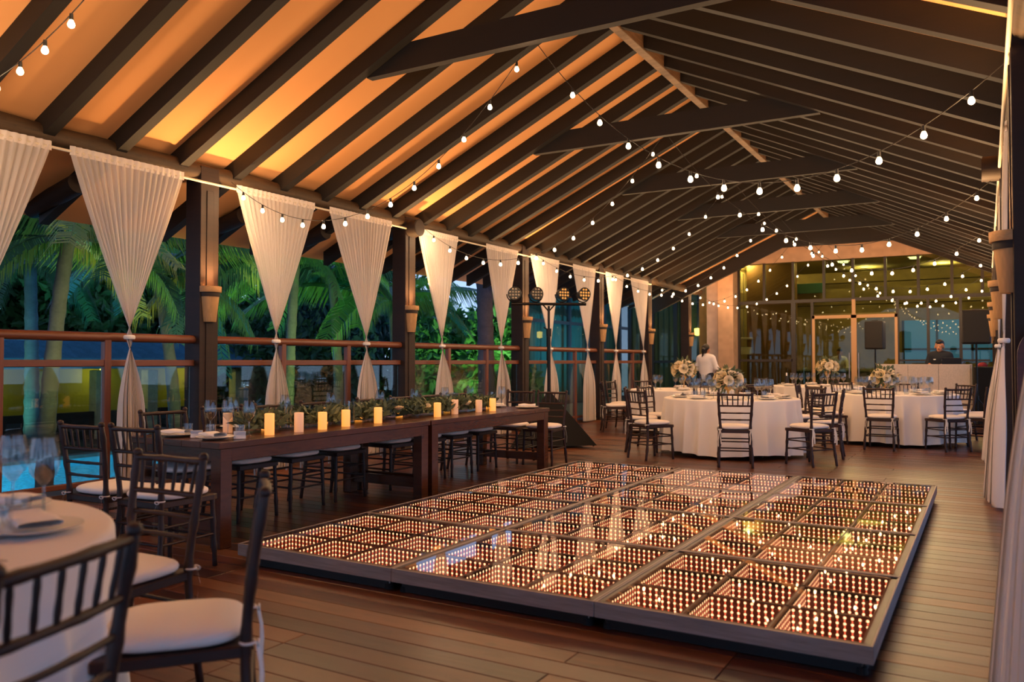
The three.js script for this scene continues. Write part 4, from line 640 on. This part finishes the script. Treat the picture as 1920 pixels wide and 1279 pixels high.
// ---------- people ----------
function blob(bones, cell, k = 0.03) { // bones: [ax,ay,az, bx,by,bz, ra, rb]; smooth union, meshed
  const lo = [1e9, 1e9, 1e9], hi = [-1e9, -1e9, -1e9];
  for (const b of bones) for (let i = 0; i < 3; i++) { const r = Math.max(b[6], b[7]) + 0.03; lo[i] = Math.min(lo[i], b[i] - r, b[i + 3] - r); hi[i] = Math.max(hi[i], b[i] + r, b[i + 3] + r); }
  const size = Math.max(hi[0] - lo[0], hi[1] - lo[1], hi[2] - lo[2]), n = Math.min(96, Math.ceil(size / cell) + 4), mc = new MarchingCubes(n, M.skin, false, false, 60000); mc.isolation = 0;
  const c = [0, 1, 2].map((i) => (lo[i] + hi[i]) / 2), hs = n / 2, sc = size / 2 * 1.08;
  for (let z = 0; z < n; z++) for (let y = 0; y < n; y++) for (let x = 0; x < n; x++) {
    const p = [c[0] + (x - hs) / hs * sc, c[1] + (y - hs) / hs * sc, c[2] + (z - hs) / hs * sc]; let d = 9;
    for (const b of bones) {
      const ux = b[3] - b[0], uy = b[4] - b[1], uz = b[5] - b[2], vx = p[0] - b[0], vy = p[1] - b[1], vz = p[2] - b[2], L = ux * ux + uy * uy + uz * uz, t = L ? Math.max(0, Math.min(1, (vx * ux + vy * uy + vz * uz) / L)) : 0;
      const fl = b[8] ?? 1, q = Math.hypot(vx - ux * t, vy - uy * t, (vz - uz * t) / fl) * (fl < 1 ? Math.min(1, fl + 0.15) : 1) - (b[6] + (b[7] - b[6]) * t), h = Math.max(0, Math.min(1, 0.5 + 0.5 * (d - q) / k)); d = d + (q - d) * h - k * h * (1 - h);
    }
    mc.field[x + y * n + z * n * n] = -d;
  }
  mc.update(); const P1 = mc.positionArray.slice(0, mc.count * 3), g0 = new THREE.BufferGeometry(); for (let i = 0; i < P1.length; i += 3) for (let j = 0; j < 3; j++) P1[i + j] = c[j] + P1[i + j] * sc;
  g0.setAttribute('position', new THREE.BufferAttribute(P1, 3)); const g = mergeVertices(g0, 1e-4); g.computeVertexNormals(); g.setAttribute('uv', new THREE.Float32BufferAttribute(new Float32Array(g.attributes.position.count * 2), 2)); return flat(g);
}
const up = (list, e) => list.map((b) => [...b.slice(0, 6), b[6] + e, b[7] + e, b[8]]);
function hand(px, py, pz, dir, s) { // palm, four fingers, thumb
  const out = [[px, py, pz, px + dir[0] * 0.07, py + dir[1] * 0.07, pz + dir[2] * 0.07, 0.02, 0.026]];
  for (let k = 0; k < 4; k++) { const o = (k - 1.5) * 0.017, a = [px + dir[0] * 0.075 + o, py + dir[1] * 0.075, pz + dir[2] * 0.075], L = [0.06, 0.072, 0.068, 0.052][k], b = [a[0] + dir[0] * L * 0.5, a[1] + dir[1] * L * 0.5 - 0.006, a[2] + dir[2] * L * 0.5]; out.push([...a, ...b, 0.0085, 0.008]); out.push([...b, b[0] + dir[0] * L * 0.4, b[1] + dir[1] * L * 0.4 - 0.014, b[2] + dir[2] * L * 0.4, 0.008, 0.007]); }
  out.push([px + s * 0.02, py, pz, px + s * 0.045 + dir[0] * 0.04, py + dir[1] * 0.04, pz + dir[2] * 0.04, 0.011, 0.008]); return out;
}
function person(label, pos, turn, o) { // faces +z; heights for a 1.68 m figure
  const p = thing('person', label, 'person', pos, turn), H = o.h ?? 1, lean = o.lean ?? 0, tilt = (y) => lean * Math.max(0, y - 0.9);
  const sh = 1.37, hx = 0.185, el = o.elbow ?? [0.26, 1.1, 0.0], wr = o.wrist ?? [0.22, 0.88, 0.12];
  const legs = [-1, 1].flatMap((s) => [[s * 0.09, 0.9, 0, s * 0.1, 0.48, 0.01, 0.088, 0.056], [s * 0.1, 0.48, 0.01, s * 0.1, 0.09, -0.02, 0.056, 0.038], [s * 0.1, 0.045, -0.03, s * 0.11, 0.035, 0.13, 0.042, 0.032]]);
  const torso = [[0, 0.93, 0, 0, 1.1, tilt(1.1), 0.135, 0.125, 0.72], [0, 1.1, tilt(1.1), 0, 1.28, tilt(1.28), 0.125, 0.15, 0.68], [-0.13, sh, tilt(sh), 0.13, sh, tilt(sh), 0.068, 0.068]];
  const T = tilt(sh), arms = [-1, 1].flatMap((s) => { const e = o.mirror === false && s < 0 ? o.elbow2 : el, w = o.mirror === false && s < 0 ? o.wrist2 : wr; return [[s * hx, sh - 0.01, T, s * e[0], e[1], e[2] + T, 0.05, 0.041], [s * e[0], e[1], e[2] + T, s * w[0], w[1], w[2] + T, 0.041, 0.028]]; });
  const hy = 1.545, hz = tilt(1.5) + 0.015 + (o.nod ?? 0), head = [[0, hy + 0.03, hz - 0.015, 0, hy + 0.035, hz - 0.01, 0.085, 0.085], [0, hy - 0.055, hz + 0.03, 0, hy - 0.07, hz + 0.035, 0.052, 0.043], [0, 1.42, tilt(1.42), 0, 1.5, hz - 0.01, 0.05, 0.047], [0, hy + 0.0, hz + 0.075, 0, hy - 0.03, hz + 0.094, 0.01, 0.014], [-0.082, hy + 0.01, hz - 0.005, -0.086, hy - 0.02, hz - 0.005, 0.014, 0.01], [0.082, hy + 0.01, hz - 0.005, 0.086, hy - 0.02, hz - 0.005, 0.014, 0.01]];
  const bodyG = [blob([...torso, ...legs, [0, 1.3, T, 0, 1.5, hz - 0.01, 0.055, 0.045], ...arms.map((b) => [...b.slice(0, 6), b[6] - 0.004, b[7] - 0.002])], 0.02, 0.04), blob(head, 0.0085, 0.02)];
  for (const s of [-1, 1]) { const e = arms[s < 0 ? 1 : 3], d = V(e[3] - e[0], e[4] - e[1], e[5] - e[2]).normalize(); bodyG.push(blob(hand(e[3], e[4], e[5], d.toArray(), -s), 0.006, 0.008)); }
  part('body', bodyG, M.skin, p);
  const cl = up([...torso, ...arms.map((b, i) => (i % 2 && o.short ? [b[0], b[1], b[2], b[0] + (b[3] - b[0]) * 0.08, b[1] + (b[4] - b[1]) * 0.08, b[2] + (b[5] - b[2]) * 0.08, b[6], b[6]] : b))], 0.014); part('shirt', blob(cl, 0.018, 0.045), o.shirt, p);
  part('trousers', blob(up(legs.filter((_, i) => i % 3 !== 2).concat([[-0.06, 0.92, 0, 0.06, 0.92, 0, 0.12, 0.12, 0.75]]), 0.014), 0.018, 0.04), M.navy, p); part('shoe', blob(up([legs[2]], 0.008), 0.01, 0.02), M.black, p); part('shoe', blob(up([legs[5]], 0.008), 0.01, 0.02), M.black, p);
  const hairB = [[0, hy + 0.065, hz - 0.03, 0, hy + 0.06, hz - 0.035, 0.088, 0.088], [0, hy + 0.095, hz + 0.03, 0, hy + 0.09, hz - 0.02, 0.055, 0.07], [0, hy - 0.02, hz - 0.06, 0, hy + 0.05, hz - 0.05, 0.055, 0.08]]; if (o.bun) hairB.push([0, hy + 0.02, hz - 0.13, 0.01, hy - 0.03, hz - 0.13, 0.045, 0.04], [0.01, hy - 0.04, hz - 0.13, 0.05, hy - 0.18, hz - 0.11, 0.028, 0.012]);
  part('hair', blob(hairB, 0.011, 0.02), M.hair, p);
  for (const s of [-1, 1]) { part('eye', ball(0.011, s * 0.033, hy + 0.018, hz + 0.066, 8, 6), M.china, p); part('iris', ball(0.0065, s * 0.033, hy + 0.018, hz + 0.073, 8, 6), M.hair, p); part('eyebrow', rod([s * 0.018, hy + 0.041, hz + 0.074], [s * 0.05, hy + 0.04, hz + 0.062], 0.004, 5), M.hair, p); }
  part('mouth', rod([-0.02, hy - 0.055, hz + 0.082], [0.02, hy - 0.055, hz + 0.082], 0.005, 6), S({ color: '#8a4a40', roughness: 0.5 }), p);
  if (o.apron) part('apron_strings', new THREE.TorusGeometry(0.15, 0.006, 5, 24).rotateX(Math.PI / 2).scale(1, 1, 0.72).translate(0, 1.0, 0), M.ribbon, p);
  if (o.logo) { part('logo', new THREE.PlaneGeometry(0.04, 0.035).translate(0.075, 1.27, tilt(1.27) + 0.128), M.card, p, 'small white chest mark'); part('logo', new THREE.PlaneGeometry(0.06, 0.018).translate(-0.075, 1.28, tilt(1.28) + 0.128), M.card, p, 'small white chest lettering'); }
  p.scale.setScalar(H); return p;
}
person('person in white shirt with dark pinned-up hair, back to the viewer by the far flowers', [-5.72, 0, -18.9], Math.PI - 0.25, { shirt: M.whiteShirt, h: 0.985, bun: true, apron: true, elbow: [0.27, 1.12, 0.02], wrist: [0.15, 1.02, 0.2] });
person('person in dark navy polo shirt standing behind the white booth', [-0.85, 0, -19.75], -0.15, { shirt: M.navy, h: 1.02, short: true, logo: true, nod: 0.03, elbow: [0.25, 1.1, 0.06], wrist: [0.16, 1.16, 0.28] });
person('person in white leaning over the counter inside the restaurant doors', [-4.05, 0, -27.3], 0.3, { shirt: M.whiteShirt, h: 0.98, lean: 0.75, nod: 0.02, elbow: [0.25, 1.12, 0.16], wrist: [0.15, 1.03, 0.3] });

// ---------- booth, loudspeakers, light stand ----------
{
  const b = thing('dj_booth', 'white panelled booth front before the glass wall', 'booth', [-1.13, 0, -19.1]);
  const pm = S({ color: '#e9d8c8', roughness: 0.75, map: weaveT });
  for (let k = 0; k < 3; k++) part('front_panel', rbox(0.565, 1.2, 0.03, 0.004, -0.57 + k * 0.57, 0.605, 0.2), pm, b); for (const s of [-1, 1]) part('side_panel', rbox(0.03, 1.2, 0.5, 0.004, s * 0.87, 0.605, -0.06), pm, b);
  part('desk', rbox(1.7, 0.03, 0.5, 0.005, 0, 1.08, -0.08), M.black, b);
  const lp = thing('laptop', 'dark laptop open on the booth desk', 'laptop', [-0.62, 1.098, -19.2], 0.1); part('screen', rbox(0.36, 0.24, 0.012, 0.004, 0, 0.13, 0.06).rotateX(0.15), S({ color: '#10151f', roughness: 0.4 }), lp); part('keyboard', rbox(0.36, 0.018, 0.24, 0.004, 0, 0.01, -0.08), M.black, lp);
  const mx = thing('mixer', 'black mixer with small knobs on the booth desk', 'mixer', [-1.25, 1.098, -19.2]); part('case', rbox(0.6, 0.07, 0.32, 0.008, 0, 0.035, 0), M.black, mx); for (let k = 0; k < 10; k++) part('knob', cyl(0.012, 0.014, 0.02, 8, -0.22 + (k % 5) * 0.11, 0.08, k < 5 ? -0.06 : 0.06), M.steel, mx);
  const dr = thing('drinking_glass', 'pale cyan glass of water on the booth beside the laptop', 'glass', [-0.4, 1.098, -19.15]); part('glass_wall', lathe([[0.001, 0.004], [0.03, 0.004], [0.036, 0.16]], 16), M.glass, dr); part('water', cyl(0.031, 0.028, 0.1, 14, 0, 0.056, 0), S({ color: '#7fd0e0', roughness: 0.2 }), dr);
  const hd = thing('red_cap', 'red cap lying on the black case right of the booth', 'cap', [-0.06, 1.16, -18.95]); part('crown', new THREE.SphereGeometry(0.095, 14, 8, 0, TAU, 0, Math.PI / 2).scale(1, 0.9, 1), S({ color: '#8a1a20', roughness: 0.8 }), hd); part('visor', rbox(0.13, 0.01, 0.09, 0.004, -0.06, 0.008, 0.08), S({ color: '#701018', roughness: 0.8 }), hd);
  const cs = thing('equipment_table', 'table under a black drape right of the white booth', 'table', [0.0, 0, -18.95]); part('top', rbox(0.42, 0.03, 0.6, 0.005, 0, 1.14, 0), M.black, cs); part('drape', surface(80, 6, (u, v) => { const a = u * TAU, e = (q) => Math.sign(q) * Math.pow(Math.abs(q), 0.4), f = 1 + 0.05 * v * sin(u * 90); return [e(cos(a)) * 0.225 * f, 1.14 - v * 1.12, e(sin(a)) * 0.32 * f]; }), M.blackCloth, cs);
  function speaker(x, z, y, w, h, label, sl, turn) {
    const st = thing('speaker_stand', sl, 'stand', [x, 0, z]); part('pole', rod([0, 0.1, 0], [0, y, 0], 0.019, 10), M.blackMetal, st); for (let k = 0; k < 3; k++) part('leg', rod([0, 0.55, 0], [cos(k * 2.1) * 0.42, 0.015, sin(k * 2.1) * 0.42], 0.013, 8), M.blackMetal, st); part('collar', cyl(0.032, 0.032, 0.09, 12, 0, 0.55, 0), M.blackMetal, st);
    const s = thing('loudspeaker', label, 'loudspeaker', [x, y, z], turn); part('cabinet', rbox(w, h, w * 0.75, 0.03, 0, h / 2, 0), M.black, s); part('grille', rbox(w * 0.9, h * 0.92, 0.02, 0.008, 0, h / 2, w * 0.375), S({ color: '#1a1410', roughness: 0.7, map: weaveT }), s); part('handle', rbox(0.14, 0.03, 0.02, 0.008, 0, h + 0.01, 0), M.black, s);
  }
  speaker(-0.155, -18.1, 1.6, 0.5, 0.66, 'large black loudspeaker on a stand right of the booth', 'black speaker stand behind the right-hand chairs', 0.02);
  speaker(-2.18, -20.2, 1.54, 0.4, 0.64, 'black loudspeaker on a stand before the glass doors', 'black speaker stand before the glass doors', -0.1);
}
{ // stage light stand with four round LED lamps
  const ang = 0.53 + 0.1, st = thing('light_stand', 'black stand holding four round stage lights beside the third post', 'stand', [-5.68, 0, -10.82], ang);
  part('pole', rod([0, 0.5, 0], [0, 1.75, 0], 0.026, 12), M.blackMetal, st); part('upper_pole', rod([0, 1.7, 0], [0, 2.1, 0], 0.019, 10), M.blackMetal, st); part('clamp', [cyl(0.04, 0.04, 0.12, 12, 0, 1.7, 0), rod([-0.03, 1.75, 0], [-0.08, 1.78, 0], 0.01, 6)], M.blackMetal, st);
  part('crossbar', rod([-0.57, 2.13, 0], [0.57, 2.13, 0], 0.022, 10), M.blackMetal, st); part('gusset', [rod([-0.09, 2.12, 0], [0, 2.02, 0], 0.012, 6), rod([0.09, 2.12, 0], [0, 2.02, 0], 0.012, 6)], M.blackMetal, st);
  for (let k = 0; k < 3; k++) part('leg', rod([0, 0.72, 0], [sin(k * TAU / 3 + 1.1) * 0.7, 0.02, cos(k * TAU / 3 + 1.1) * 0.7], 0.015, 8), M.blackMetal, st);
  part('scrim', surface(3, 8, (u, v) => { const a = u * TAU + 1.1, r = 0.045 + 0.7 * v; return [sin(a) * r, 0.79 - 0.76 * v, cos(a) * r]; }), M.blackCloth, st, 'black triangular cloth over the legs');
  const o = ['leftmost', 'second from left', 'third from left', 'rightmost'];
  for (let k = 0; k < 4; k++) {
    const dx = [-0.52, -0.2, 0.2, 0.52][k], c = V(dx, 0, 0).applyAxisAngle(V(0, 1, 0), ang), l = thing('stage_light', `round black LED stage light, ${o[k]} on the crossbar`, 'stage light', [-5.68 + c.x, 2.15, -10.82 + c.z], ang + [-0.1, 0.25, 0.35, 0.3][k]);
    part('yoke', new THREE.TorusGeometry(0.115, 0.009, 6, 20, Math.PI).rotateZ(Math.PI).translate(0, 0.125, 0), M.blackMetal, l);
    part('housing', cyl(0.095, 0.07, 0.13, 20).rotateX(Math.PI / 2).translate(0, 0.13, 0.0), M.black, l); part('bezel', new THREE.TorusGeometry(0.092, 0.01, 6, 24).translate(0, 0.13, 0.065), M.black, l);
    const lm = k > 1 ? S({ color: '#d9b070', roughness: 0.2, emissive: '#c98a3a', emissiveIntensity: k > 2 ? 0.5 : 0.25 }) : S({ color: '#b5aa98', roughness: 0.15, metalness: 0.6 });
    for (const [x, y] of [[-0.022, 0.066], [0.022, 0.066], [-0.066, 0.022], [-0.022, 0.022], [0.022, 0.022], [0.066, 0.022], [-0.066, -0.022], [-0.022, -0.022], [0.022, -0.022], [0.066, -0.022], [-0.022, -0.066], [0.022, -0.066]]) part('led_lens', new THREE.SphereGeometry(0.017, 10, 5, 0, TAU, 0, Math.PI / 2).rotateX(Math.PI / 2).translate(x, 0.13 + y, 0.066), lm, l);
  }
}
renderer.render(scene, camera);
